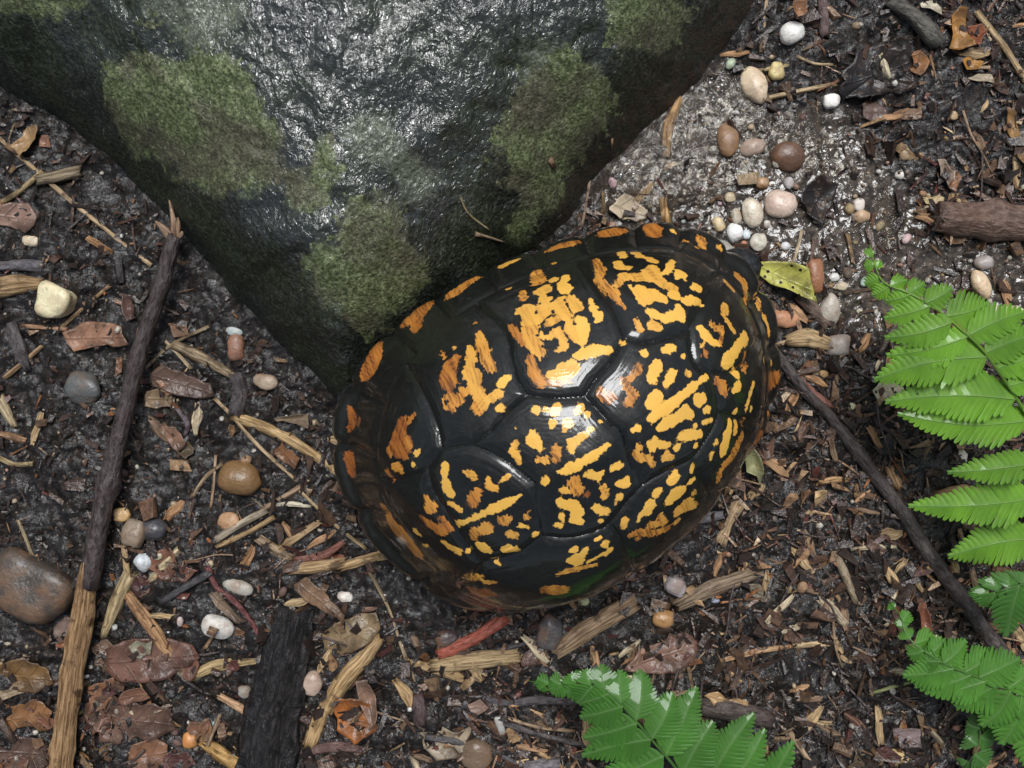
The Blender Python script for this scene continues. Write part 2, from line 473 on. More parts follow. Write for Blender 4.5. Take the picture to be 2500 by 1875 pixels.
# ------------------------------------------------------------------ ground
SILT = [D(x, y)[:2] for x, y in [(1270, 420), (1330, 330), (1480, 190), (1560, 120), (1650, 250), (1800, 220), (1890, 330), (1985, 420), (2000, 520),
                                 (2230, 540), (2260, 700), (1920, 730), (1780, 690), (1700, 600), (1560, 500), (1330, 470)]]
def gh(x, y):
    """height of the soil (cm)"""
    x = np.asarray(x, float); y = np.asarray(y, float)
    s = np.clip(sdist(SILT, x, y) / 1.2 + 0.5, 0, 1)
    z = 0.34 * fbm(x * 0.22, y * 0.22, 3, 3) + (1 - 0.65 * s) * (0.26 * fbm(x * 1.15, y * 1.15, 11, 3) + 0.1 * fbm(x * 4.2, y * 4.2, 23, 2))
    return z * np.clip((60 - np.hypot(x, y)) / 40, 0.15, 1) - 0.16 * s

def gz(x, y): return float(gh(np.array([x]), np.array([y]))[0])

def axis(lo, hi, step, far, grow=1.22):
    a = list(np.arange(lo, hi + 1e-6, step))
    s = step
    while a[-1] < far: s *= grow; a.append(a[-1] + s)
    s = step
    while a[0] > -far: s *= grow; a.insert(0, a[0] - s)
    return np.array(a)

def grid_faces(nx, ny):
    i = np.arange(ny - 1)[:, None] * nx + np.arange(nx - 1)[None]
    return np.stack([i, i + 1, i + nx + 1, i + nx], -1).reshape(-1, 4)

gx = axis(-17.5, 17.5, 0.072, 2500); gy = axis(-13.5, 13.5, 0.072, 2500)
GX, GY = np.meshgrid(gx, gy)
GZ = gh(GX, GY)
near = (np.abs(GX) < 19) & (np.abs(GY) < 15)
crumb = 0.09 * fbm(GX * 7.5, GY * 7.5, 61, 2) + 0.1 * np.maximum(0, fbm(GX * 3.1, GY * 3.1, 71, 2)) 
siltf = np.clip(sdist(SILT, GX, GY) / 1.6 + 0.5, 0, 1)
GZ = GZ + np.where(near, crumb * (1 - 0.6 * siltf), 0)
ground = obj("ground", new_mesh("ground", np.stack([GX, GY, GZ], -1).reshape(-1, 3), grid_faces(len(gx), len(gy)), {"silt": siltf.ravel()}), M["ground"])
tag(ground, "dark wet forest soil with a silty grey wash beside the boulder", "ground", kind="structure")

# ------------------------------------------------------------------ boulder
K8 = 1900.0 / 2212.0
def C8(x, y, z=0): return S(x * K8, y * K8, z)
FOOT = [C8(x, y)[:2] for x, y in [(-420, 0), (-150, 165), (0, 250), (130, 330), (300, 452), (430, 560), (520, 690), (640, 825), (800, 985), (930, 1120), (1000, 1175),
                                  (1120, 1110), (1320, 930), (1480, 760), (1600, 655), (1690, 510), (1870, 335), (2075, 150), (2120, 50), (2200, -120),
                                  (2150, -600), (1600, -1100), (500, -1150), (-500, -600)]]
def smooth_poly(p, n=2):
    p = np.array(p)
    for _ in range(n):
        q = np.roll(p, -1, 0)
        p = np.stack([0.75 * p + 0.25 * q, 0.25 * p + 0.75 * q], 1).reshape(-1, 2)
    return p
FOOT = smooth_poly(FOOT, 2)
_rx = axis(-16.5, 13.5, 0.062, 24, 1.12); _ry = axis(-4.5, 12.8, 0.062, 27, 1.12)
_rx = _rx[(_rx > -24)]; _ry = _ry[_ry > -5.5]
RX, RY = np.meshgrid(_rx, _ry)
wob = 0.22 * fbm(RX * 0.8, RY * 0.8, 5, 3)
dd = sdist(FOOT, RX, RY) + wob
def rock_profile(d):
    d = np.maximum(d, 0)
    return 4.6 * (1 - np.exp(-d / 1.95)) + 1.9 * (1 - np.exp(-d / 6.0))
RZ = rock_profile(dd)
ZB = RZ.copy()
for _ in range(60):
    P = np.pad(ZB, 1, mode='edge')
    ZB = (P[:-2, 1:-1] + P[2:, 1:-1] + P[1:-1, :-2] + P[1:-1, 2:] + 2 * ZB) / 6
wgt = np.clip((dd - 0.4) / 1.0, 0, 1)
RZ = RZ * (1 - wgt) + ZB * wgt
inr = np.clip(dd / 0.8, 0, 1)
RZ = RZ + inr * (0.42 * fbm(RX * 0.33, RY * 0.33, 41, 3) + 0.13 * fbm(RX * 1.3, RY * 1.3, 43, 3))
# shallow runnels washed down the face
flow = 1 - np.abs(fbm(RX * 0.75 + 0.35 * fbm(RX * 1.1, RY * 1.1, 9, 2), RY * 0.42, 47, 2)) * 7
RZ = RZ - inr * 0.07 * np.clip(flow, 0, 1) ** 2
RZ = RZ + inr * (0.045 * fbm(RX * 6.5, RY * 4.6, 51, 2) + 0.02 * fbm(RX * 12, RY * 9, 53, 1))
RZ = np.where(dd <= 0, np.maximum(-2.0, dd * 4.0), RZ)
# raise into place, the foot sunk in the soil
RZ = RZ - 0.25
f8 = CAM_H / (CAM_H - np.clip(RZ, -1, 12))
PX8 = (RX * f8 / KPX + SRC_W / 2) / K8; PY8 = (-RY * f8 / KPX + SRC_H / 2) / K8
MOSS = [
    [(300, 190), (420, 145), (520, 165), (640, 140), (690, 200), (740, 280), (810, 370), (800, 450), (760, 530), (690, 560), (600, 550), (520, 510), (480, 450), (390, 440), (330, 380), (290, 290)],
    [(-200, -80), (270, -60), (265, 20), (205, 52), (100, 62), (0, 40), (-200, 30)],
    [(800, 505), (860, 470), (930, 510), (942, 570), (890, 610), (812, 572)],
    [(890, 425), (930, 385), (972, 440), (958, 500), (900, 485)],
    [(950, 620), (990, 560), (1080, 540), (1150, 590), (1140, 660), (1180, 740), (1222, 800), (1150, 880), (1060, 950), (950, 900), (880, 830), (850, 750), (900, 690), (955, 675)],
    [(1400, 350), (1480, 240), (1500, 130), (1620, 110), (1700, 200), (1750, 300), (1680, 430), (1605, 500), (1570, 610), (1500, 700), (1440, 685), (1462, 600), (1430, 520), (1400, 430)],
    [(1715, -80), (1830, -80), (1960, 20), (1960, 100), (1880, 150), (1800, 160), (1730, 120), (1712, 60)],
    [(960, 385), (1010, 330), (1080, 340), (1110, 385), (1180, 430), (1100, 445), (1000, 442)],
    [(365, 60), (450, 25), (500, 90), (490, 130), (400, 125)],
]
MOSS_Z = [1.0, 0.9, 1.0, 0.8, 1.0, 0.75, 0.8, 0.35, 0.5]
wob8 = 34 * fbm(RX * 1.5, RY * 1.5, 81, 5, 0.55)
moss = np.zeros_like(RZ); sds = []
for p, k in zip(MOSS, MOSS_Z):
    s_ = sdist(p, PX8, PY8) + wob8
    sds.append(s_)
    moss = np.maximum(moss, np.clip(0.66 + s_ / 110, 0, 1) * min(1, k + 0.1))
DULL = [[(380, -60), (700, -60), (690, 60), (640, 150), (540, 170), (480, 110), (400, 60)], [(960, 380), (1010, 325), (1090, 335), (1200, 440), (1190, 540), (1120, 500), (980, 450)],
        [(1480, 110), (1560, 90), (1700, 180), (1690, 330), (1560, 400), (1480, 300)], [(1160, 440), (1260, 470), (1260, 560), (1180, 600), (1140, 560)], [(1760, -60), (1900, 20), (1800, 140), (1730, 60)]]
dull = np.zeros_like(RZ)
for p in DULL: dull = np.maximum(dull, np.clip(0.4 + (sdist(p, PX8, PY8) + wob8) / 90, 0, 0.9))
brown = np.clip((PX8 - 1480) / 200, 0, 1) * np.clip(1.15 - dd / 1.3, 0, 1)
mw = RNG  # noqa
keep = dd > -0.45
def cut(mask, Z, name, mat, parent=None, attrs=None):
    q = grid_faces(len(_rx), len(_ry)); k = mask.ravel()[q].all(1); q = q[k]
    used = np.unique(q); idx = np.full(RX.size, -1); idx[used] = np.arange(len(used))
    V = np.stack([RX, RY, Z], -1).reshape(-1, 3)[used]
    return obj(name, new_mesh(name, V, idx[q], {a: b.ravel()[used] for a, b in (attrs or {}).items()}), mat, parent)
rock = cut(keep, RZ, "boulder", M["rock"], None, {"moss": moss * 0.72, "dull": dull, "brown": brown})
tag(rock, "large wet dark grey boulder patched with green moss, its tip beside the turtle", "boulder")
grain = np.maximum(0, 0.5 + 0.9 * fbm(RX * 9, RY * 9, 91, 2)) * 0.055 + 0.04 * fbm(RX * 3, RY * 3, 93, 2)
for s_, k in zip(sds, MOSS_Z):
    if k < 0.5: continue
    ragged = s_ + 70 * fbm(RX * 4, RY * 4, 95, 4, 0.65) - 6
    hgt = np.clip(ragged / 60, -0.3, 1)
    cut((ragged > -6) & (dd > 0.1), RZ + hgt * (0.008 + grain * k * 0.8) + np.where(hgt < 0, -0.02, 0.0), "moss_patch", M["moss"], rock)

ROCK_BVH = BVHTree.FromPolygons([tuple(v) for v in np.stack([RX, RY, RZ], -1).reshape(-1, 3)], grid_faces(len(_rx), len(_ry)).tolist())
def on_rock(px, py):
    """where the photograph's pixel (D units) meets the boulder, in cm"""
    o = Vector((0, 0, CAM_H)); g = D(px, py)
    h = ROCK_BVH.ray_cast(o, (Vector(g) - o).normalized())
    return np.array(h[0])
FOOT_S = FOOT
def in_rock(x, y, m=0.0): return float(sdist(FOOT_S, np.array([x]), np.array([y]))[0]) > m

# ------------------------------------------------------------------ film of water over the silt
wx = np.arange(-2, 16.5, 0.16); wy = np.arange(0.5, 10.5, 0.16)
WX, WY = np.meshgrid(wx, wy)
POOL = smooth_poly([D(x, y)[:2] for x, y in [(1300, 400), (1440, 250), (1540, 140), (1600, 150), (1640, 240), (1740, 250), (1790, 330), (1900, 400), (1960, 480), (1900, 600), (1800, 640), (1740, 560), (1690, 440), (1560, 380), (1440, 420)]], 2)
pd = sdist(POOL, WX, WY) + 0.5 * fbm(WX * 0.9, WY * 0.9, 33, 3)
WZ = -0.1 + 0.03 * fbm(WX * 1.3, WY * 1.3, 35, 2) + np.clip(pd, -1, 0) * 0.3
q = grid_faces(len(wx), len(wy)); q = q[(pd > -0.5).ravel()[q].all(1)]
used = np.unique(q); idx = np.full(WX.size, -1); idx[used] = np.arange(len(used))
puddle = obj("water_puddle", new_mesh("water_puddle", np.stack([WX, WY, WZ], -1).reshape(-1, 3)[used], idx[q]), M["water"])
tag(puddle, "shallow muddy rainwater film lying over the silt beside the boulder", "water", kind="structure")

# ------------------------------------------------------------------ box turtle
ROLL = math.radians(9.5)
TZ = 2.25             # height of the rim's middle
TC = D(1206, 905, TZ)
eu = np.array([0.865, 0.501, 0.0]); eu /= np.linalg.norm(eu)
ev0 = np.array([-eu[1], eu[0], 0.0]); ez = np.array([0, 0, 1.0])
ev = math.cos(ROLL) * ev0 + math.sin(ROLL) * ez
ew = math.cos(ROLL) * ez - math.sin(ROLL) * ev0
RT = np.stack([eu, ev, ew], 1)          # local -> world
def to_local(p): return RT.T @ (np.asarray(p) - TC)
EYE = to_local((0, 0, CAM_H))
def ray_local(px, py):
    g = to_local(S(px, py, 0.0)); d = g - EYE
    return d / np.linalg.norm(d)
RIM = [(1400, 482), (1250, 517), (1130, 555), (1050, 588), (940, 648), (842, 722), (772, 800), (733, 880), (721, 980), (742, 1060), (800, 1150), (850, 1210),
       (950, 1285), (1080, 1322), (1200, 1303), (1310, 1252), (1400, 1196), (1490, 1125), (1560, 1050), (1635, 950), (1672, 850), (1680, 745), (1655, 640), (1600, 560), (1520, 507)]
rt, rr = [], []
for x, y in RIM:
    d = ray_local(x * DK, y * DK); k = -EYE[2] / d[2]; p = EYE + k * d
    rt.append(math.atan2(p[1], p[0])); rr.append(math.hypot(p[0], p[1]))
o_ = np.argsort(rt); rt = np.array(rt)[o_]; rr = np.array(rr)[o_]
NTH, NS = 660, 176
TH = np.linspace(-math.pi, math.pi, NTH, endpoint=False)
R0 = np.interp(TH, np.concatenate([rt - 2 * math.pi, rt, rt + 2 * math.pi]), np.tile(rr, 3))
F = np.fft.rfft(R0); F[9:] *= 0; R0 = np.fft.irfft(F, NTH)
dfront = np.exp(-(((TH - math.radians(163) + math.pi) % (2 * math.pi) - math.pi) / 0.85) ** 2)
steep = np.abs(np.sin(TH)) ** 1.5 * (1 - 0.75 * dfront)
low = np.clip(-np.sin(TH + 0.35), 0, 1)            # the flank turned away from the boulder is steepest
sk = np.array([0, .15, .30, .45, .60, .72, .84, .92, 1.0, 1.025, 1.06])
pr_side = np.array([0, .17, .35, .525, .69, .81, .905, .952, 1.0, 1.003, .95]); pz_side = np.array([1, .988, .94, .85, .715, .555, .34, .175, .0, -.045, -.06])
pr_end = np.array([0, .17, .345, .51, .665, .775, .868, .925, 1.0, 1.005, .95]); pz_end = np.array([1, .984, .925, .82, .66, .485, .265, .13, .03, -.015, -.04])
from_s = np.concatenate([np.linspace(0, 1, NS - 8), 1 + np.linspace(0.0075, 0.06, 8)])
def hermite(xk, yk, x):
    m = np.gradient(yk, xk); i = np.clip(np.searchsorted(xk, x) - 1, 0, len(xk) - 2)
    h = xk[i + 1] - xk[i]; t = (x - xk[i]) / h
    return (2*t**3-3*t**2+1)*yk[i] + (t**3-2*t**2+t)*h*m[i] + (-2*t**3+3*t**2)*yk[i+1] + (t**3-t**2)*h*m[i+1]
SH = 5.1
rs, re = hermite(sk, pr_side, from_s), hermite(sk, pr_end, from_s)
zs, ze = hermite(sk, pz_side, from_s), hermite(sk, pz_end, from_s)
W_ = steep[None, :]
PR = rs[:, None] * W_ + re[:, None] * (1 - W_); PZ = zs[:, None] * W_ + ze[:, None] * (1 - W_)
SG, TG = np.meshgrid(from_s, TH, indexing='ij')
SM0 = 0.85
SM = (SM0 - 0.11 * dfront)[None, :]
# marginal scutes: angles of their seams, taken from the rim's length
arc = np.concatenate([[0], np.cumsum(np.hypot(np.diff(R0 * np.cos(TH)), np.diff(R0 * np.sin(TH))))])
# the middles of the marginals in view, traced along the rim; the others fill the hidden stretch evenly
MID = [(804, 770), (900, 682), (996, 622), (1104, 567), (1212, 532), (1322, 500), (1410, 497), (1516, 523), (1600, 590), (1650, 680), (758, 903), (756, 1004), (861, 1160), (1010, 1275), (1137, 1300)]
mth = []
for x, y in MID:
    d = ray_local(x * DK, y * DK); p = EYE + d * (-EYE[2] / d[2]); mth.append(math.atan2(p[1], p[0]))
mth = sorted(mth)
gap = max(range(len(mth)), key=lambda i: (mth[(i + 1) % len(mth)] - mth[i]) % (2 * math.pi))
g0, g1 = mth[gap], mth[gap] + (mth[(gap + 1) % len(mth)] - mth[gap]) % (2 * math.pi)
mth = sorted([(a + math.pi) % (2 * math.pi) - math.pi for a in mth + [g0 + (g1 - g0) * k / 8 for k in range(1, 8)]])
NM = len(mth)
MTH = np.sort(np.array([((mth[i] + (mth[(i + 1) % NM] + (2 * math.pi if i == NM - 1 else 0))) / 2 + math.pi) % (2 * math.pi) - math.pi for i in range(NM)]))
dth = np.abs((TH[:, None] - MTH[None] + math.pi) % (2 * math.pi) - math.pi)
md = dth.min(1) * R0                                # distance along the rim to the nearest marginal seam
notch = np.exp(-(md / 0.16) ** 2)
flare = np.clip((SG - SM) / (1 - SM), 0, 1)
RR = R0[None] * PR * (1 - 0.016 * notch[None] * flare ** 2 + 0.012 * np.clip(md[None] / 0.8, 0, 1) * flare ** 2)
U = RR * np.cos(TG); V = RR * np.sin(TG)
Wz = SH * PZ + 0.10 * np.exp(-(V / 0.55) ** 2) * np.clip(1 - SG / 0.9, 0, 1)          # low keel
B0 = np.stack([U, V, Wz], -1)
def quad_idx():
    i = np.arange(NS - 1)[:, None] * NTH + np.arange(NTH)[None]
    j = np.arange(NS - 1)[:, None] * NTH + (np.arange(NTH)[None] + 1) % NTH
    return np.stack([i, i + NTH, j + NTH, j], -1)
QI = quad_idx()
SBVH = BVHTree.FromPolygons([tuple(p) for p in B0[::2, ::2].reshape(-1, 3)],
                            [[a * (NTH // 2) + b, (a + 1) * (NTH // 2) + b, (a + 1) * (NTH // 2) + (b + 1) % (NTH // 2), a * (NTH // 2) + (b + 1) % (NTH // 2)]
                             for a in range(NS // 2 - 1) for b in range(NTH // 2)])
def on_shell(px, py):
    d = ray_local(px, py)
    h = SBVH.ray_cast(Vector(EYE), Vector(d))
    if h[0] is None:
        h = SBVH.find_nearest(Vector(EYE + d * (-EYE[2] / d[2])))
    return np.array(h[0])
def facing(p):
    n = SBVH.find_nearest(Vector(p))[1]; d = EYE - p
    return max(0.35, abs(float(np.dot(np.array(n), d / np.linalg.norm(d)))))
QC = {1: (800, 540), 2: (1350, 540), 3: (800, 980), 4: (1350, 980)}
QK = 600.0 / 2212.0
SKK = 1180.0 / 1958.0
def q_(c, x, y): return on_shell(QC[c][0] + x * QK, QC[c][1] + y * QK)
def s_px(x, y): return on_shell(780 + x * SKK, 520 + y * SKK)

SEAMS = [  # traced along the grooves between the scutes
    [(492, 957), (609, 943), (753, 1006), (875, 1105)], [(875, 1105), (880, 1195), (897, 1315)],
    [(609, 943), (690, 880), (750, 805), (838, 735)], [(838, 735), (800, 670), (775, 595), (744, 460), (640, 366), (560, 300), (540, 240)],
    [(838, 735), (940, 748), (1075, 742)], [(1075, 742), (1130, 800), (1180, 855), (1234, 893)], [(1234, 893), (1270, 1015), (1301, 1073), (1315, 1105)],
    [(1075, 742), (1117, 672), (1180, 600), (1238, 500)], [(1238, 500), (1198, 393), (1126, 285), (1094, 236), (1030, 130), (1010, 90)],
    [(1238, 500), (1315, 521), (1400, 505), (1508, 461)], [(1508, 461), (1545, 380), (1600, 290), (1650, 200)],
    [(1508, 461), (1515, 545), (1535, 612), (1590, 650)], [(1590, 650), (1615, 730), (1625, 808)],
    [(897, 1315), (1000, 1327), (1135, 1294), (1180, 1267), (1243, 1190), (1315, 1105)], [(1315, 1105), (1420, 1050), (1517, 1001), (1575, 920), (1612, 857), (1625, 808)],
    [(1180, 1267), (1230, 1335), (1270, 1420)], [(1517, 1001), (1553, 1078), (1585, 1140)], [(1625, 808), (1690, 830), (1760, 870)],
    [(492, 957), (470, 860), (430, 760), (370, 640), (300, 540)], [(492, 957), (430, 1030), (330, 1080), (200, 1080)],
    [(430, 1030), (450, 1120), (510, 1220), (580, 1330), (650, 1425)], [(897, 1315), (800, 1385), (650, 1425)], [(650, 1425), (600, 1480), (560, 1545)],
    [(1590, 650), (1690, 640), (1760, 560), (1800, 470)],
]
sp = []
for line in SEAMS:
    P = spline(np.array(line, float), 28)
    L = np.array([s_px(*p) for p in P])
    sp.append(L)
# run the outermost seam ends on to the ring of marginals
def radial_out(p):
    th = math.atan2(p[1], p[0]); j = int(round((th + math.pi) / (2 * math.pi) * NTH)) % NTH
    col = B0[:, j]; i0 = int(np.argmin(np.linalg.norm(col - p, axis=1))); i1 = int(np.searchsorted(from_s, SM[0, j]))
    return col[min(i0, i1):i1 + 1:4] if i1 > i0 else None
for k in (3, 8, 10, 15, 16, 17, 18, 19, 22, 23):
    e = radial_out(sp[k][-1])
    if e is not None and len(e) > 1: sp.append(np.vstack([sp[k][-1][None], e]))
BF = B0.reshape(-1, 3)
dse = np.full(len(BF), 9.0)
def seg_dist(pts, a, b):
    ab = b - a; t = np.clip(((pts - a) @ ab) / (ab @ ab + 1e-9), 0, 1)
    return np.linalg.norm(pts - a - t[:, None] * ab, axis=1), t
for L in sp:
    lo, hi = L.min(0) - 0.9, L.max(0) + 0.9
    m = np.where(((BF > lo) & (BF < hi)).all(1))[0]
    pm = BF[m]; best = dse[m]
    for a, b in zip(L[:-1], L[1:]):
        best = np.minimum(best, seg_dist(pm, a, b)[0])
    dse[m] = best
dse = dse.reshape(NS, NTH)
is_m = SG > SM
dring = np.abs(SG - SM) * R0[None] * 0.95
draw = np.where(is_m, md[None] * np.ones_like(SG), dse)
dseam = np.minimum(draw, dring)
# label the quads: marginals by angle, the rest by filling between the seams
lab = np.full((NS - 1, NTH), -1)
qs = (from_s[:-1] + from_s[1:]) / 2
mi = np.searchsorted(MTH, TH + math.pi / NTH) % NM
SMq = 0.5 * (SM[0] + np.roll(SM[0], -1))
lab = np.where(qs[:, None] > SMq[None], mi[None], -1)
dq = 0.25 * (dse[:-1] + dse[1:] + np.roll(dse, -1, 1)[:-1] + np.roll(dse, -1, 1)[1:])
free = (qs[:, None] <= SMq[None]) & (dq > 0.085)
nxt = 100
from collections import deque
lim = int(np.searchsorted(qs, SM0)) + 1
inner = qs[:, None] <= SMq[None]
sizes = {}
for i in range(lim):
    for j in range(NTH):
        if free[i, j] and lab[i, j] < 0:
            dqe = deque([(i, j)]); lab[i, j] = nxt; n = 0
            while dqe:
                a, b = dqe.popleft(); n += 1
                for c, d in ((a + 1, b), (a - 1, b), (a, (b + 1) % NTH), (a, (b - 1) % NTH)):
                    if 0 <= c < lim and free[c, d] and lab[c, d] < 0: lab[c, d] = nxt; dqe.append((c, d))
                if a == 0:
                    for d in range(NTH):
                        if free[0, d] and lab[0, d] < 0: lab[0, d] = nxt; dqe.append((0, d))
            sizes[nxt] = n; nxt += 1
for k, n in sizes.items():
    if n < 400: lab[lab == k] = -1
lab[~inner] = np.broadcast_to(mi[None], lab.shape)[~inner]
for _ in range(60):                                   # hand the seam quads to their neighbours
    un = (lab < 0) & inner
    if not un.any(): break
    L2 = lab.copy()
    for sh in ((1, 0), (-1, 0), (0, 1), (0, -1)):
        nb = np.roll(lab, sh, (0, 1))
        if sh[0] == 1: nb[0] = -1
        if sh[0] == -1: nb[lim - 1:] = -1
        t = un & (L2 < 0) & (nb >= 100); L2[t] = nb[t]
    lab = L2

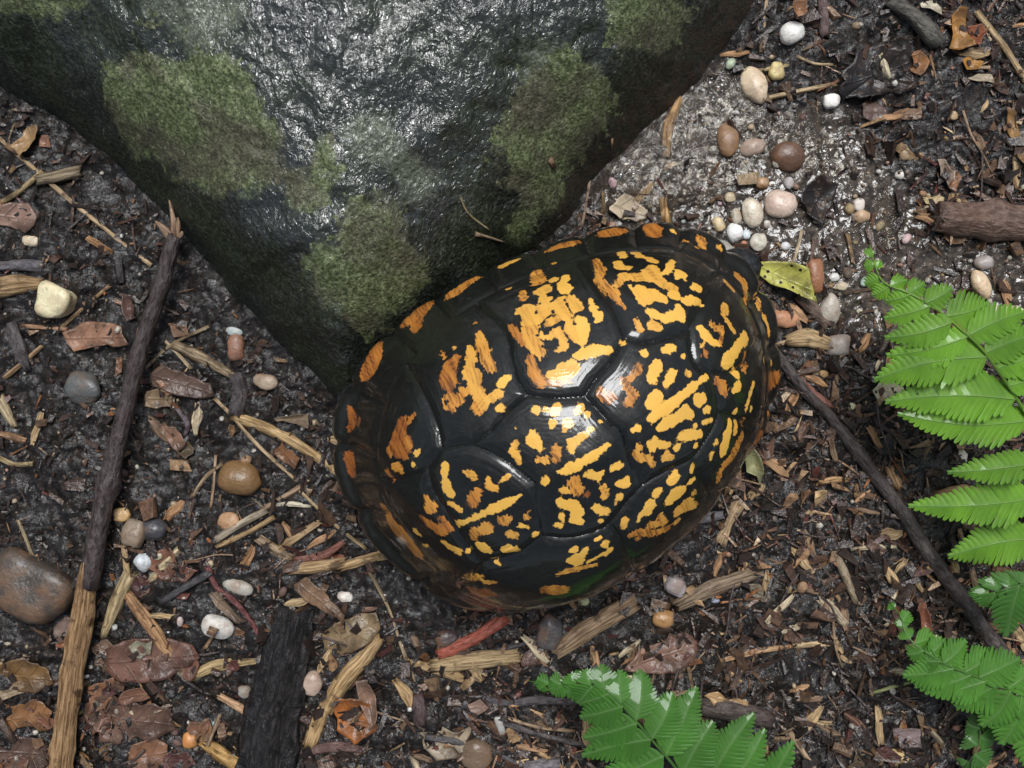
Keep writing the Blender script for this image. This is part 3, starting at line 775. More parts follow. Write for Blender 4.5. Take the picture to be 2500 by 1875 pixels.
# colour pattern: yellow and amber blotches, each a chain of (x, y, radius), with a hue 0 yellow .. 1 red-brown
BLOTS = {1: [
 (.8, [(425,1065,15),(430,1150,48),(410,1250,78),(375,1330,85),(335,1375,55)]), (.75, [(890,705,25),(855,780,62),(800,850,74),(715,900,45)]), (.8, [(800,900,50),(800,965,35)]),
 (.6, [(1335,515,28),(1260,560,38),(1180,620,48),(1100,660,38)]), (.3, [(1720,345,10),(1640,372,20),(1570,400,24)]), (.65, [(1990,258,22),(2100,225,26),(2200,210,22)]),
 (.45, [(1360,1005,22),(1370,1070,38),(1400,1150,38),(1430,1250,48),(1480,1330,38)]), (.4, [(1440,1170,25)]), (.35, [(1270,1130,18),(1290,1200,35),(1290,1290,55),(1300,1380,65),(1330,1480,75),(1370,1580,68),(1380,1650,58)]),
 (.75, [(1150,1250,45),(1100,1330,66),(1080,1420,76),(1120,1480,55)]), (.6, [(1032,1180,16),(1060,1230,18)]), (.4, [(1140,1142,20)]), (.5, [(1240,1530,60),(1180,1600,60),(1100,1620,75)]),
 (.3, [(1535,1555,36),(1450,1600,46),(1400,1620,40)]), (.1, [(1560,1455,38),(1625,1400,28)]), (.4, [(1325,910,15)]),
 (.5, [(1880,450,33),(1900,550,38)]), (.3, [(2030,530,26)]), (.5, [(1755,645,22),(1770,700,26)]), (.03, [(2145,500,22),(2120,560,28),(2140,618,42)]), (.3, [(1900,645,36),(1960,610,36),(1960,700,48)]),
 (.3, [(1740,810,36),(1800,800,58),(1850,880,86),(1950,790,60),(2060,780,58),(2105,700,28)]), (.4, [(1830,980,68),(1800,1060,56),(1870,1120,66),(1930,1230,38)]), (.7, [(1640,940,22),(1700,1020,28),(1760,1090,38)]),
 (.35, [(2000,920,40),(2060,895,36),(2110,860,38)]), (.3, [(1950,1035,46),(2050,1040,28),(2110,1060,38),(2140,1130,32),(2080,1165,30)]), (.6, [(1830,1230,36),(1840,1300,46),(1865,1380,46),(1930,1450,44),(2050,1455,30),(2180,1430,26)]),
 (.2, [(2010,1390,18),(2090,1360,36),(2150,1310,48),(2200,1290,42)]), (.4, [(2030,375,12)]), (.3, [(1630,605,12)])],
2: [
 (.3, [(80,700,28),(90,800,56),(130,900,56),(170,990,56),(230,1060,46)]), (.3, [(170,720,46),(200,780,56),(235,760,28)]), (.05, [(250,910,56),(260,980,56),(250,1070,42)]), (.3, [(30,1000,46),(70,1060,46),(100,1140,33),(50,1170,26)]),
 (.05, [(205,1220,24),(300,1200,48),(400,1162,52),(505,1150,32)]), (.25, [(100,1325,56),(180,1330,66),(100,1400,56),(0,1400,56)]), (.2, [(340,722,18),(362,785,28)]), (.1, [(405,850,38),(432,880,23),(400,905,20)]),
 (.5, [(330,280,12)]), (.5, [(380,340,18),(410,400,28),(440,450,28),(410,520,33),(470,580,33),(540,640,43),(600,720,23),(650,780,18)]), (.2, [(620,268,23),(640,320,18)]), (.3, [(735,278,22),(780,312,20)]),
 (.3, [(580,370,28),(600,420,33),(670,420,33)]), (.3, [(870,340,22),(910,362,22)]), (.2, [(1080,362,18),(1040,420,23),(1020,462,26),(965,482,20)]), (.35, [(640,500,46),(720,500,46),(820,490,56),(900,430,50),(920,520,56),(1000,570,46),(1070,590,36)]),
 (.4, [(580,585,28),(605,550,28)]), (.1, [(1150,480,38),(1112,512,22)]), (.1, [(1185,540,11)]), (.25, [(710,600,32),(780,625,52),(820,690,66),(800,742,30),(900,660,56),(985,705,32)]), (.2, [(1090,670,38)]),
 (.1, [(1250,612,18),(1290,602,26),(1322,602,18)]), (.1, [(1190,720,28),(1260,706,33),(1332,722,23)]), (.05, [(870,820,38),(940,862,33),(1000,880,38),(1080,852,38),(1150,868,42),(1130,790,28)]), (.4, [(740,890,28),(780,970,33)]), (.3, [(895,940,46),(945,960,28)]),
 (.75, [(480,102,56),(560,90,56),(625,80,36)]), (.75, [(20,235,36),(110,208,28),(220,188,20)]), (.8, [(900,60,56),(920,120,46),(880,40,46)]), (.2, [(1080,90,22)]), (.5, [(1330,165,38),(1340,220,36)]), (.4, [(1500,240,26)]), (.5, [(1200,182,16)]), (.5, [(1290,242,16)]),
 (.5, [(1660,500,28),(1720,560,24),(1730,640,24),(1745,720,12)]), (.4, [(1570,552,23),(1612,600,22)]), (.4, [(1830,640,18),(1850,720,26),(1852,790,22)]), (.35, [(1545,770,33),(1530,850,24),(1560,900,23),(1622,992,17)]),
 (.5, [(1412,922,13),(1480,980,23),(1520,960,22),(1512,1040,22),(1500,1100,26)]), (.12, [(1330,970,33),(1370,1030,38),(1430,1080,28),(1490,1112,22)]), (.3, [(1340,1122,18)]), (.8, [(1370,1190,26)]),
 (.02, [(1732,1040,27),(1680,1112,26),(1622,1190,42),(1560,1262,52)]), (.7, [(1730,1195,16),(1742,1270,32),(1730,1330,20)]), (.1, [(1660,1370,32),(1640,1352,22)]), (.7, [(1480,1430,17),(1530,1490,38),(1550,1560,26)]), (.1, [(1662,1480,26),(1620,1540,17)]),
 (.4, [(1900,870,18),(1930,940,18),(1940,1030,13)]), (.3, [(1950,1160,13)]), (.3, [(1900,1250,17)]), (.3, [(1960,1272,13)]), (.1, [(1800,1460,12),(1770,1560,16),(1742,1650,16)]),
 (.15, [(1000,1162,23),(1040,1150,36),(1090,1140,22)]), (.1, [(820,1190,26)]), (.1, [(1170,1210,26)]), (.1, [(628,1088,22)]), (.04, [(940,1290,38),(900,1370,48),(880,1420,43)]), (.08, [(1070,1370,38),(1050,1430,43),(1010,1482,22)]),
 (.6, [(770,1300,23),(760,1360,33),(700,1420,38),(640,1440,32),(670,1500,46),(720,1560,46),(680,1620,56)]), (.75, [(440,1550,46),(510,1590,50)]), (.1, [(925,1575,50),(880,1640,48)]), (.3, [(1215,1370,26)]),
 (.02, [(1385,1400,19),(1280,1460,21),(1180,1548,28),(1100,1610,42),(1010,1680,52)]), (.05, [(1305,1612,44),(1345,1590,26)])],
3: [
 (.5, [(1180,0,46)]), (.5, [(1340,30,52),(1360,90,36)]), (.6, [(1140,85,26)]), (.2, [(1872,82,38)]), (.2, [(1950,70,28)]), (.25, [(2060,50,36),(2040,100,36)]), (.15, [(2020,200,38)]), (.3, [(2150,200,38),(2140,250,22)]),
 (.2, [(1850,290,46),(1850,350,66),(1902,412,42)]), (.3, [(1690,370,28),(1660,440,28),(1702,490,33),(1722,550,23)]), (.4, [(1880,522,36),(1960,532,36)]), (.5, [(2065,440,46),(2060,510,33)]), (.2, [(2190,420,33)]), (.1, [(1700,240,18)]), (.1, [(1552,62,28)]), (.15, [(1972,720,36)]),
 (.06, [(1742,840,11),(1640,892,33),(1520,952,38),(1420,1002,33),(1340,1036,26),(1240,1086,17),(1172,1102,20)]), (.15, [(1060,580,28),(1050,640,33),(1050,685,22)]), (.2, [(1060,732,42),(1080,800,42),(1110,832,28)]), (.25, [(1100,918,20),(1160,945,26),(1192,972,23)]),
 (.35, [(1250,640,28),(1312,662,33)]), (.65, [(1350,800,38),(1330,860,56),(1300,910,50)]), (.35, [(1450,710,26),(1460,760,30),(1512,780,26)]), (.3, [(1630,660,13),(1590,690,30),(1560,720,18)]), (.5, [(1550,1062,33),(1592,1070,50),(1632,1052,33)]),
 (.45, [(1442,1130,56),(1390,1160,42),(1320,1172,33),(1312,1232,28)]), (.4, [(1782,1040,23),(1822,1046,13)]), (.4, [(1810,990,14)]), (.2, [(1740,1112,28),(1792,1126,16)]), (.35, [(1640,1182,38),(1682,1202,38)]), (.1, [(1860,1200,23)]),
 (.1, [(1600,1326,36),(1642,1320,43),(1682,1330,33)]), (.15, [(1370,1290,38),(1412,1312,46),(1452,1342,28)]), (.2, [(1490,1440,28),(1542,1472,11)]),
 (.85, [(680,200,56),(650,300,66),(620,400,84),(685,440,66)]), (.8, [(570,452,46)]), (.8, [(740,170,28),(782,122,18)]), (.8, [(722,380,56)]), (.5, [(640,600,46),(600,592,28)]), (.2, [(800,480,23),(830,450,13)]), (.15, [(776,572,19)]), (.8, [(532,640,23),(570,712,14)]),
 (.9, [(200,60,28),(222,170,56),(200,230,36)]), (.9, [(280,190,28)]), (.95, [(200,530,56),(210,620,46)]), (.6, [(510,970,38),(570,1070,56),(640,1170,76),(720,1260,76),(782,1350,56),(830,1400,23)]), (.2, [(800,1180,27),(832,1202,17)]), (.3, [(870,1292,18),(902,1292,13)]),
 (.5, [(888,880,22),(932,950,48),(900,990,28)]), (.75, [(850,1040,23),(930,1100,38),(1000,1150,54),(1062,1130,46)]), (.75, [(1030,1070,32)]), (.3, [(1050,1260,23),(1110,1312,33),(1172,1342,33)]), (.2, [(1260,1360,16)]),
 (.4, [(1240,1600,23),(1320,1580,20),(1390,1570,13)]), (.4, [(1420,1622,18),(1512,1620,11)]), (.6, [(1980,1690,50),(2080,1700,55)]), (.95, [(1330,1720,50),(1450,1720,40)])],
4: [
 (.02, [(1060,15,36),(960,80,46),(890,150,46)]), (.1, [(872,10,36)]), (.02, [(1180,80,46),(1225,122,34)]), (.02, [(1180,90,46),(1120,140,46),(1030,190,46),(952,230,30)]), (.05, [(1360,86,18),(1392,75,27)]), (.05, [(1362,188,18),(1395,175,22),(1422,165,18)]), (.05, [(1280,216,14)]),
 (.05, [(1150,310,36),(1230,300,40),(1322,294,20)]), (.05, [(760,238,38),(722,252,22)]), (.2, [(900,370,46),(890,430,36)]), (.25, [(905,380,46),(970,392,28),(1032,390,26)]), (.05, [(1110,410,28)]), (.4, [(770,410,33),(750,470,26),(790,510,28),(860,512,33),(900,560,28)]),
 (.3, [(1020,490,42),(1052,512,28)]), (.3, [(992,522,22)]), (.05, [(1280,402,20)]), (.02, [(502,390,13),(430,440,28),(330,500,36),(230,560,40),(120,620,36),(50,640,18)]), (.2, [(262,50,33),(215,92,18)]), (.2, [(316,120,23)]), (.2, [(425,185,26)]), (.3, [(130,200,46),(110,250,22)]),
 (.22, [(352,250,26),(270,320,33),(180,380,46),(160,440,36)]), (.5, [(30,430,46),(30,510,36)]), (.05, [(592,580,33),(520,596,26)]), (.2, [(330,650,42),(400,680,38),(442,620,18)]), (.2, [(290,652,28)]), (.5, [(190,720,56),(220,780,50)]), (.3, [(100,790,33)]), (.05, [(652,730,46),(600,742,22)]),
 (.4, [(450,770,28),(460,850,30)]), (.05, [(600,856,28)]), (.3, [(560,920,11)]), (.18, [(390,960,42),(450,990,38),(502,1000,18)]), (.9, [(310,832,18)]), (.12, [(70,910,38),(170,940,46),(230,1000,52),(190,1060,38),(250,1080,28)]), (.2, [(70,1020,23),(90,1062,18)]), (.2, [(72,1110,23),(30,1112,18)]), (.1, [(440,1076,20)]),
 (.1, [(190,1335,26)]), (.1, [(302,1325,18),(250,1382,28),(200,1402,33),(230,1440,38),(140,1422,22)]), (.1, [(430,1222,12),(385,1240,12)]), (.15, [(472,1280,26)]), (.15, [(502,1340,18),(400,1392,18),(320,1432,18)]), (.2, [(482,1372,18)]), (.4, [(50,1550,18),(150,1520,22),(260,1490,22),(380,1460,18)]),
 (.05, [(942,810,36),(920,840,28)]), (.05, [(1100,680,38),(1060,722,28)]), (.05, [(1262,610,28)]), (.05, [(1270,700,14),(1232,722,18)]), (.1, [(1152,795,36),(1090,840,46),(1040,890,38)]), (.1, [(872,930,46),(850,980,38),(790,1010,23),(760,1080,16)]), (.3, [(652,1080,23),(640,1132,18)]),
 (.35, [(1200,930,56),(1272,940,28)]), (.35, [(1120,982,38)]), (.3, [(1250,892,18)]), (.4, [(1270,822,28)]), (.45, [(960,1030,23),(1000,1080,28),(870,1112,38)]), (.55, [(700,1200,23),(780,1172,36),(900,1180,28),(1020,1140,23)]), (.55, [(760,1240,22)]), (.4, [(1110,1082,18)]),
 (.02, [(1602,200,26),(1570,300,38),(1540,400,42),(1530,450,32)]), (.3, [(1656,200,23),(1640,270,23)]), (.6, [(1730,190,23)]), (.1, [(1652,90,20)]), (.2, [(1460,370,20)]), (.3, [(1426,470,16),(1420,512,13)]),
 (.55, [(1700,320,28),(1650,420,38),(1600,500,33),(1540,560,28),(1490,640,23),(1480,720,13)]), (.6, [(1880,190,28)]), (.7, [(1940,110,18)]), (.1, [(1780,60,16)]), (.1, [(1740,60,11)])]}
HOLES = {1: [[(1240,1460,36)], [(1270,1590,32),(1270,1650,32)], [(1420,1460,40)], [(1070,1630,28)], [(1360,1290,26)], [(1160,1530,22)], [(1210,1322,18)], [(1880,830,24)], [(2030,820,22),(2032,870,18)], [(1930,940,20)],
             [(2060,950,30),(2105,930,36)], [(1970,1010,22)], [(2030,1112,54),(1962,1140,26)], [(1950,1252,22)], [(2010,660,36)], [(1870,742,32)]],
         2: [[(760,450,26)], [(690,452,20)], [(110,715,7),(150,800,8),(190,930,7)], [(720,590,8),(770,545,14),(860,560,16),(960,620,16),(1020,660,14)]]}
pat = np.full(len(BF), -1.0); hue = np.zeros(len(BF))
def chain_sd(pts3, rad):
    lo = pts3.min(0) - rad.max() - 0.45; hi = pts3.max(0) + rad.max() + 0.45
    m = np.where(((BF > lo) & (BF < hi)).all(1))[0]
    pm = BF[m]; s = np.full(len(m), -9.0)
    if len(pts3) == 1: s = rad[0] - np.linalg.norm(pm - pts3[0], axis=1)
    for a, b, ra, rb in zip(pts3[:-1], pts3[1:], rad[:-1], rad[1:]):
        d, t = seg_dist(pm, a, b); s = np.maximum(s, ra + (rb - ra) * t - d)
    return m, s
for c, lst in BLOTS.items():
    for h, ch in lst:
        P3 = np.array([q_(c, x, y) for x, y, r in ch])
        zw = (RT @ P3.T).T[:, 2] + TC[2]
        rad = np.array([r for _, _, r in ch]) * QK * KPX * (CAM_H - zw) / CAM_H * 1.02 * np.array([facing(q) for q in P3]) ** -0.55 + 0.012
        if len(P3) > 1 and np.max(np.linalg.norm(np.diff(P3, axis=0), axis=1)) > 2.2: continue
        m, s = chain_sd(P3, rad)
        w = s > pat[m]
        hue[m] = np.where(w & (s > -0.25), h, hue[m]); pat[m] = np.maximum(pat[m], s)
for c, lst in HOLES.items():
    for ch in lst:
        P3 = np.array([q_(c, x, y) for x, y, r in ch]); rad = np.array([r for _, _, r in ch]) * QK * KPX * 0.8
        m, s = chain_sd(P3, rad); pat[m] = np.minimum(pat[m], -s)
# the marginals of the hidden flank carry the same amber blots as the ones in view
for k in range(NM):
    th = 0.5 * (MTH[k] + (MTH[(k + 1) % NM] if k < NM - 1 else MTH[0] + 2 * math.pi)); th = (th + math.pi) % (2 * math.pi) - math.pi
    if -2.0 < th < -0.1:
        j = int((th + math.pi) / (2 * math.pi) * NTH) % NTH
        P3 = np.array([B0[int(NS * 0.86), j], B0[int(NS * 0.92), j]])
        m, s = chain_sd(P3, np.array([0.28, 0.2])); w = s > pat[m]; hue[m] = np.where(w & (s > -0.2), 0.8, hue[m]); pat[m] = np.maximum(pat[m], s)
pat = pat.reshape(NS, NTH); hue = hue.reshape(NS, NTH)
# the pigment never crosses a seam
pat = np.minimum(pat, np.where(is_m, md[None], dse) * 0.9 - 0.02)

# relief: grooves at the seams, scutes a little domed
dS = np.gradient(B0, axis=0); dT = (np.roll(B0, -1, 1) - np.roll(B0, 1, 1)) / 2
N = np.cross(dS, dT); N /= np.linalg.norm(N, axis=2, keepdims=True) + 1e-9
if N[NS // 2, 0, 2] < 0: N = -N
N[0] = (0, 0, 1)
wobn = fbm(U * 1.1 + 7, V * 1.1, 101, 3)
mg = np.clip((SG - SM + 0.005) / 0.02, 0, 1)
jit = 1 + 0.5 * fbm(U * 2.3, V * 2.3, 131, 2)
ringw = np.where(dring < draw, 0.3 + 0.4 * np.clip(np.cos(TG - 0.6), 0, 1), 1.0)
groove = -(0.062 * jit * (1 - 0.45 * mg)) * ringw * np.exp(-(dseam / 0.17) ** 2) - (0.04 - 0.012 * mg) * ringw * np.exp(-(dseam / 0.035) ** 2) - 0.012 * (1 - mg) * np.exp(-((dseam - 0.3) / 0.05) ** 2) * (0.6 + 1.4 * wobn)
groove *= np.clip(SG / 0.05, 0, 1) * np.where(SG > 0.985, np.clip((1.06 - SG) / 0.075, 0, 1) * 0.5, 1)
dome = 0.05 * (1 - np.exp(-dseam / 0.5)) * np.clip(1.02 - SG, 0, 1)
PB = B0 + N * (groove + dome + 0.03 * wobn)[..., None]
PB[0] = PB[0].mean(0)
uvr = np.stack([TG * 0 + (U * 9 + V * 2.5) * 0.55, (V * 0.9) * 1.0], -1)
# streaks run across each costal from the keel outwards
uvr = np.stack([U * 7.0, V * 1.3 + 3.0], -1)

turtle = bpy.data.objects.new("box_turtle", None); COL.objects.link(turtle)
turtle.empty_display_size = 0.02
Mx = np.eye(4); Mx[:3, :3] = RT; Mx[:3, 3] = TC * CM
turtle.matrix_world = Matrix(Mx.tolist())
tag(turtle, "box turtle with glossy black shell splashed with yellow, tucked against the boulder", "turtle")
allv = PB.reshape(-1, 3); fp, fh, fs, fu = pat.ravel(), hue.ravel(), dseam.ravel(), uvr.reshape(-1, 2)
for k in sorted(set(lab.ravel().tolist())):
    if k < 0: continue
    q = QI[:, :][lab == k]
    used = np.unique(q); idx = np.full(len(allv), -1); idx[used] = np.arange(len(used))
    if k < 100: nm = "marginal_scute"
    else:
        cen = BF[used].mean(0); nm = "vertebral_scute" if abs(cen[1]) < 1.15 else "costal_scute"
    me = new_mesh(nm, allv[used], idx[q], {"pat": fp[used], "hue": fh[used], "seam": fs[used]}, uv=fu[used])
    obj(nm, me, M["shell"], turtle)
# plastron and drawn-in limbs: one body
prow = [(.955, -.05), (.9, -.12), (.8, -.24), (.62, -.33), (.35, -.36), (.02, -.37)]
tb = TH[::8]; nb_ = len(tb); bv = []
for a, b in prow:
    for j, th in enumerate(tb): bv.append((R0[j * 8] * a * math.cos(th), R0[j * 8] * a * math.sin(th), SH * b + 0.12))
bf = [[i * nb_ + j, i * nb_ + (j + 1) % nb_, (i + 1) * nb_ + (j + 1) % nb_, (i + 1) * nb_ + j] for i in range(len(prow) - 1) for j in range(nb_)]
def limb(th, ra, size):
    j = int((th + math.pi) / (2 * math.pi) * NTH) % NTH; r = R0[j] * ra; b0 = len(bv); n, k = 14, 9
    c, s = math.cos(th), math.sin(th)
    for i in range(k):
        ph = math.pi * i / (k - 1)
        for q in range(n):
            a = 2 * math.pi * q / n
            x, y, z = size[0] * math.cos(ph), size[1] * math.sin(ph) * math.cos(a), size[2] * math.sin(ph) * math.sin(a)
            x *= 1 + 0.06 * math.sin(5 * a + 3 * ph)
            bv.append((r * c + x * c - y * s, r * s + x * s + y * c, -0.55 + z))
    for i in range(k - 1):
        for q in range(n): bf.append([b0 + i * n + q, b0 + i * n + (q + 1) % n, b0 + (i + 1) * n + (q + 1) % n, b0 + (i + 1) * n + q])
for th, ra in ((0.15, .93), (-0.62, .86), (2.55, .86), (-2.6, .86), (math.pi - 0.05, .84)): limb(th, ra, (1.0, .75, .55))
obj("body", new_mesh("body", np.array(bv), bf), M["skin"], turtle)
TURTLE_PLAN = np.array([(RT @ B0[-10, j] + TC)[:2] for j in range(0, NTH, 12)])
print("scutes:", {k: int((lab == k).sum()) for k in set(lab.ravel().tolist()) if k >= 100})

# ------------------------------------------------------------------ makers for small things
def tube(pts, rad, sides=10, rough=0.06, flat=1.0, seed=0, step=0.2, jag=0.5, knots=0, ridge=0.0):
    """closed tapering stick along pts (n,3) with radii; returns verts, faces, uv. flat < 1 squashes it to a chip"""
    rg = np.random.default_rng(seed)
    A = spline(np.column_stack([np.asarray(pts, float), np.asarray(rad, float)]), step)
    P, R = A[:, :3], A[:, 3]
    n = len(P)
    T = np.gradient(P, axis=0); T /= np.linalg.norm(T, axis=1, keepdims=True) + 1e-9
    up = np.array([0, 0, 1.0])
    Sd = np.cross(T, up); ln = np.linalg.norm(Sd, axis=1, keepdims=True)
    Sd = np.where(ln < 1e-3, np.array([1.0, 0, 0]), Sd / (ln + 1e-9)); Nn = np.cross(Sd, T)
    R = R * (1 + 0.12 * vnoise(np.arange(n) * 0.35, np.full(n, seed * 1.3), 7))
    for _ in range(knots):
        c = rg.uniform(0.1, 0.9) * n; R = R * (1 + 0.16 * np.exp(-((np.arange(n) - c) / 1.8) ** 2))
    a = np.linspace(0, 2 * math.pi, sides, endpoint=False)
    prof = 1 + rough * 2 * vnoise(np.cos(a) * 1.7 + seed, np.sin(a) * 1.7, 5)
    if ridge: prof = prof * (1 + ridge * np.interp(np.arange(sides), np.arange(0, sides, 1), rg.uniform(-1, 1, sides)))
    V, UV = [], []
    L = np.concatenate([[0], np.cumsum(np.linalg.norm(np.diff(P, axis=0), axis=1))])
    for i in range(n):
        rr_ = R[i] * prof * (1 + 0.6 * ridge * vnoise(np.arange(sides) * 0.9 + seed, np.full(sides, L[i] * 1.6), 21)) * (1 + rough * 2.2 * vnoise(a * 1.5 + seed, np.full(sides, L[i] * 2.2), 3))
        off = np.zeros(sides)
        if i == 0: off = -rg.random(sides) * R[i] * jag
        if i == n - 1: off = rg.random(sides) * R[i] * jag
        V.append(P[i] + np.outer(rr_ * np.cos(a), Sd[i]) + np.outer(rr_ * np.sin(a) * flat, Nn[i]) + np.outer(off, T[i]))
        UV.append(np.stack([np.full(sides, L[i]), a / (2 * math.pi) * 6.28 * R.mean()], -1))
    V.append(P[0][None]); V.append(P[-1][None]); UV.append(np.array([[0, 0]])); UV.append(np.array([[L[-1], 0]]))
    V = np.vstack(V); UV = np.vstack(UV)
    F_ = [[i * sides + j, i * sides + (j + 1) % sides, (i + 1) * sides + (j + 1) % sides, (i + 1) * sides + j] for i in range(n - 1) for j in range(sides)]
    c0, c1 = n * sides, n * sides + 1
    F_ += [[c0, (j + 1) % sides, j] for j in range(sides)] + [[c1, (n - 1) * sides + j, (n - 1) * sides + (j + 1) % sides] for j in range(sides)]
    return V, F_, UV

_seed = [100]
def nseed(): _seed[0] += 1; return _seed[0]
PLACED = []           # (x, y, reach) of everything laid out by hand

def stick(name, pts, rad, color, label, cat="twig", mat="bark", flat=1.0, group=None, lift=0.0, parent=None, zs=None, rock=False, sides=10, rough=0.06, jag=0.5, knots=0, ridge=0.0):
    """pts in D units, rad in D units (number or list)"""
    r = np.array(rad if hasattr(rad, "__len__") else [rad] * len(pts), float) * DCM
    P = []
    for i, (x, y) in enumerate(pts):
        if rock: p = on_rock(x, y); p = p + np.array([0, 0, r[i] * 0.7])
        else:
            p = D(x, y); z = zs[i] if zs else gz(p[0], p[1]) + r[i] * flat * 0.62 + lift
            p = D(x, y, z)
        P.append(p)
    P = np.array(P)
    if not rock:
        for a, b in zip(P[:-1], P[1:]): PLACED.append(((a[0] + b[0]) / 2, (a[1] + b[1]) / 2, np.linalg.norm(a - b) / 2 + 0.1))
    o0 = P.mean(0); o0[2] = P[:, 2].min()
    if parent is not None: o0 = np.array(parent["_at"])
    V, Fa, UV = tube(P - o0, r, sides=sides, flat=flat, seed=nseed(), rough=rough, jag=jag, knots=knots, ridge=ridge)
    ob = obj(name, new_mesh(name, V, Fa, uv=UV), M[mat], parent, loc=o0 if parent is None else (0, 0, 0), color=color)
    if parent is None: tag(ob, label, cat, group)
    return ob

def ico(sub=3):
    import bmesh
    bm = bmesh.new(); bmesh.ops.create_icosphere(bm, subdivisions=sub, radius=1.0)
    V = np.array([v.co[:] for v in bm.verts]); Fa = np.array([[v.index for v in f.verts] for f in bm.faces]); bm.free()
    return V, Fa
ICO3, ICO3F = ico(3); ICO2, ICO2F = ico(2)

def n3(V, sc, seed): return (vnoise(V[:, 0] * sc + seed, V[:, 1] * sc, 3) + vnoise(V[:, 1] * sc + seed, V[:, 2] * sc, 5) + vnoise(V[:, 2] * sc + seed, V[:, 0] * sc, 9)) / 1.5

def pebble(x, y, rx, ry, rot, color, label, group=None, box=0.0, rough=0.1, sink=0.35, name="pebble", cat="pebble", flat=0.75, mat="stone"):
    sd = nseed()
    V = ICO3.copy()
    if box: V = np.sign(V) * np.abs(V) ** (1 - box); 
    V = V * (1 + rough * 2.0 * n3(V, 0.9, sd))[:, None] * (1 + rough * 0.8 * n3(V, 2.4, sd + 3))[:, None] * (1 + rough * 0.35 * n3(V, 5.5, sd + 5))[:, None]
    a, b = rx * DCM, ry * DCM; c = min(a, b) * flat
    V = V * np.array([a, b, c])
    p = D(x, y); z = gz(p[0], p[1]) + c * (1 - 2 * sink); p = D(x, y, max(z, -0.1))
    PLACED.append((p[0], p[1], max(a, b)))
    o = obj(name, new_mesh(name, V, ICO3F), M[mat], loc=p, rot=(random.uniform(-.15, .15), random.uniform(-.15, .15), -math.radians(rot)), color=color)
    return tag(o, label, cat, group)

def leaf(name, poly, color, label, cat="leaf", group=None, lift=0.06, curl=0.12, spot=0.0, jag=0.05, parent=None, flip=0.0):
    """poly in D units, star-shaped about its middle"""
    sd = nseed()
    P = np.array([D(x, y)[:2] for x, y in poly]); c = P.mean(0)
    q = []
    for a, b in zip(P, np.roll(P, -1, 0)):
        n = max(1, int(np.linalg.norm(b - a) / 0.13))
        for k in range(n): q.append(a + (b - a) * k / n)
    q = np.array(q); n = len(q)
    q = q + jag * 2 * np.stack([vnoise(np.arange(n) * 0.7, np.full(n, sd), 3), vnoise(np.arange(n) * 0.7, np.full(n, sd + 9), 4)], -1)
    K = 7; V = []; rad = []
    for k in range(K):
        s = 1 - k / K
        V.append(c + (q - c) * s); rad += [s] * n
    V.append(c[None]); rad.append(0); V = np.vstack(V); rad = np.array(rad)
    w = P - c; ax = np.linalg.svd(w)[2][0]; ay = np.array([-ax[1], ax[0]])
    u = (V - c) @ ax; v = (V - c) @ ay
    g = gh(V[:, 0], V[:, 1])
    z = 0.45 * g + 0.55 * g.mean() + lift + curl * (rad ** 2) * (0.5 + 1.6 * vnoise(V[:, 0] * 1.3 + sd, V[:, 1] * 1.3, 11)) + 0.12 * vnoise(V[:, 0] * 1.7, V[:, 1] * 1.7 + sd, 13) + 0.04 * np.abs(np.sin(u * 5))
    Fa = [[k * n + j, k * n + (j + 1) % n, (k + 1) * n + (j + 1) % n, (k + 1) * n + j] for k in range(K - 1) for j in range(n)]
    Fa += [[(K - 1) * n + j, (K - 1) * n + (j + 1) % n, K * n] for j in range(n)]
    top = np.column_stack([V, z]); m = len(top)
    bot = top - np.array([0, 0, 0.018])
    Fb = [f[::-1] for f in [[i + m for i in f] for f in Fa]]
    Fe = [[j, j + m, (j + 1) % n + m, (j + 1) % n] for j in range(n)]
    o0 = np.array([c[0], c[1], float(g.mean())])
    PLACED.append((c[0], c[1], np.linalg.norm(w, axis=1).mean()))
    A = np.vstack([top, bot]) - o0; uv = np.column_stack([np.tile(u, 2), np.tile(v, 2)])
    area = sum(P[i][0] * P[(i + 1) % len(P)][1] - P[(i + 1) % len(P)][0] * P[i][1] for i in range(len(P)))
    FF = Fa + Fb + Fe
    if area < 0: FF = [f[::-1] for f in FF]
    o = obj(name, new_mesh(name, A, FF, {"spot": np.full(len(A), spot)}, uv=uv), M["leaf"], parent, loc=o0, color=color)
    return tag(o, label, cat, group)

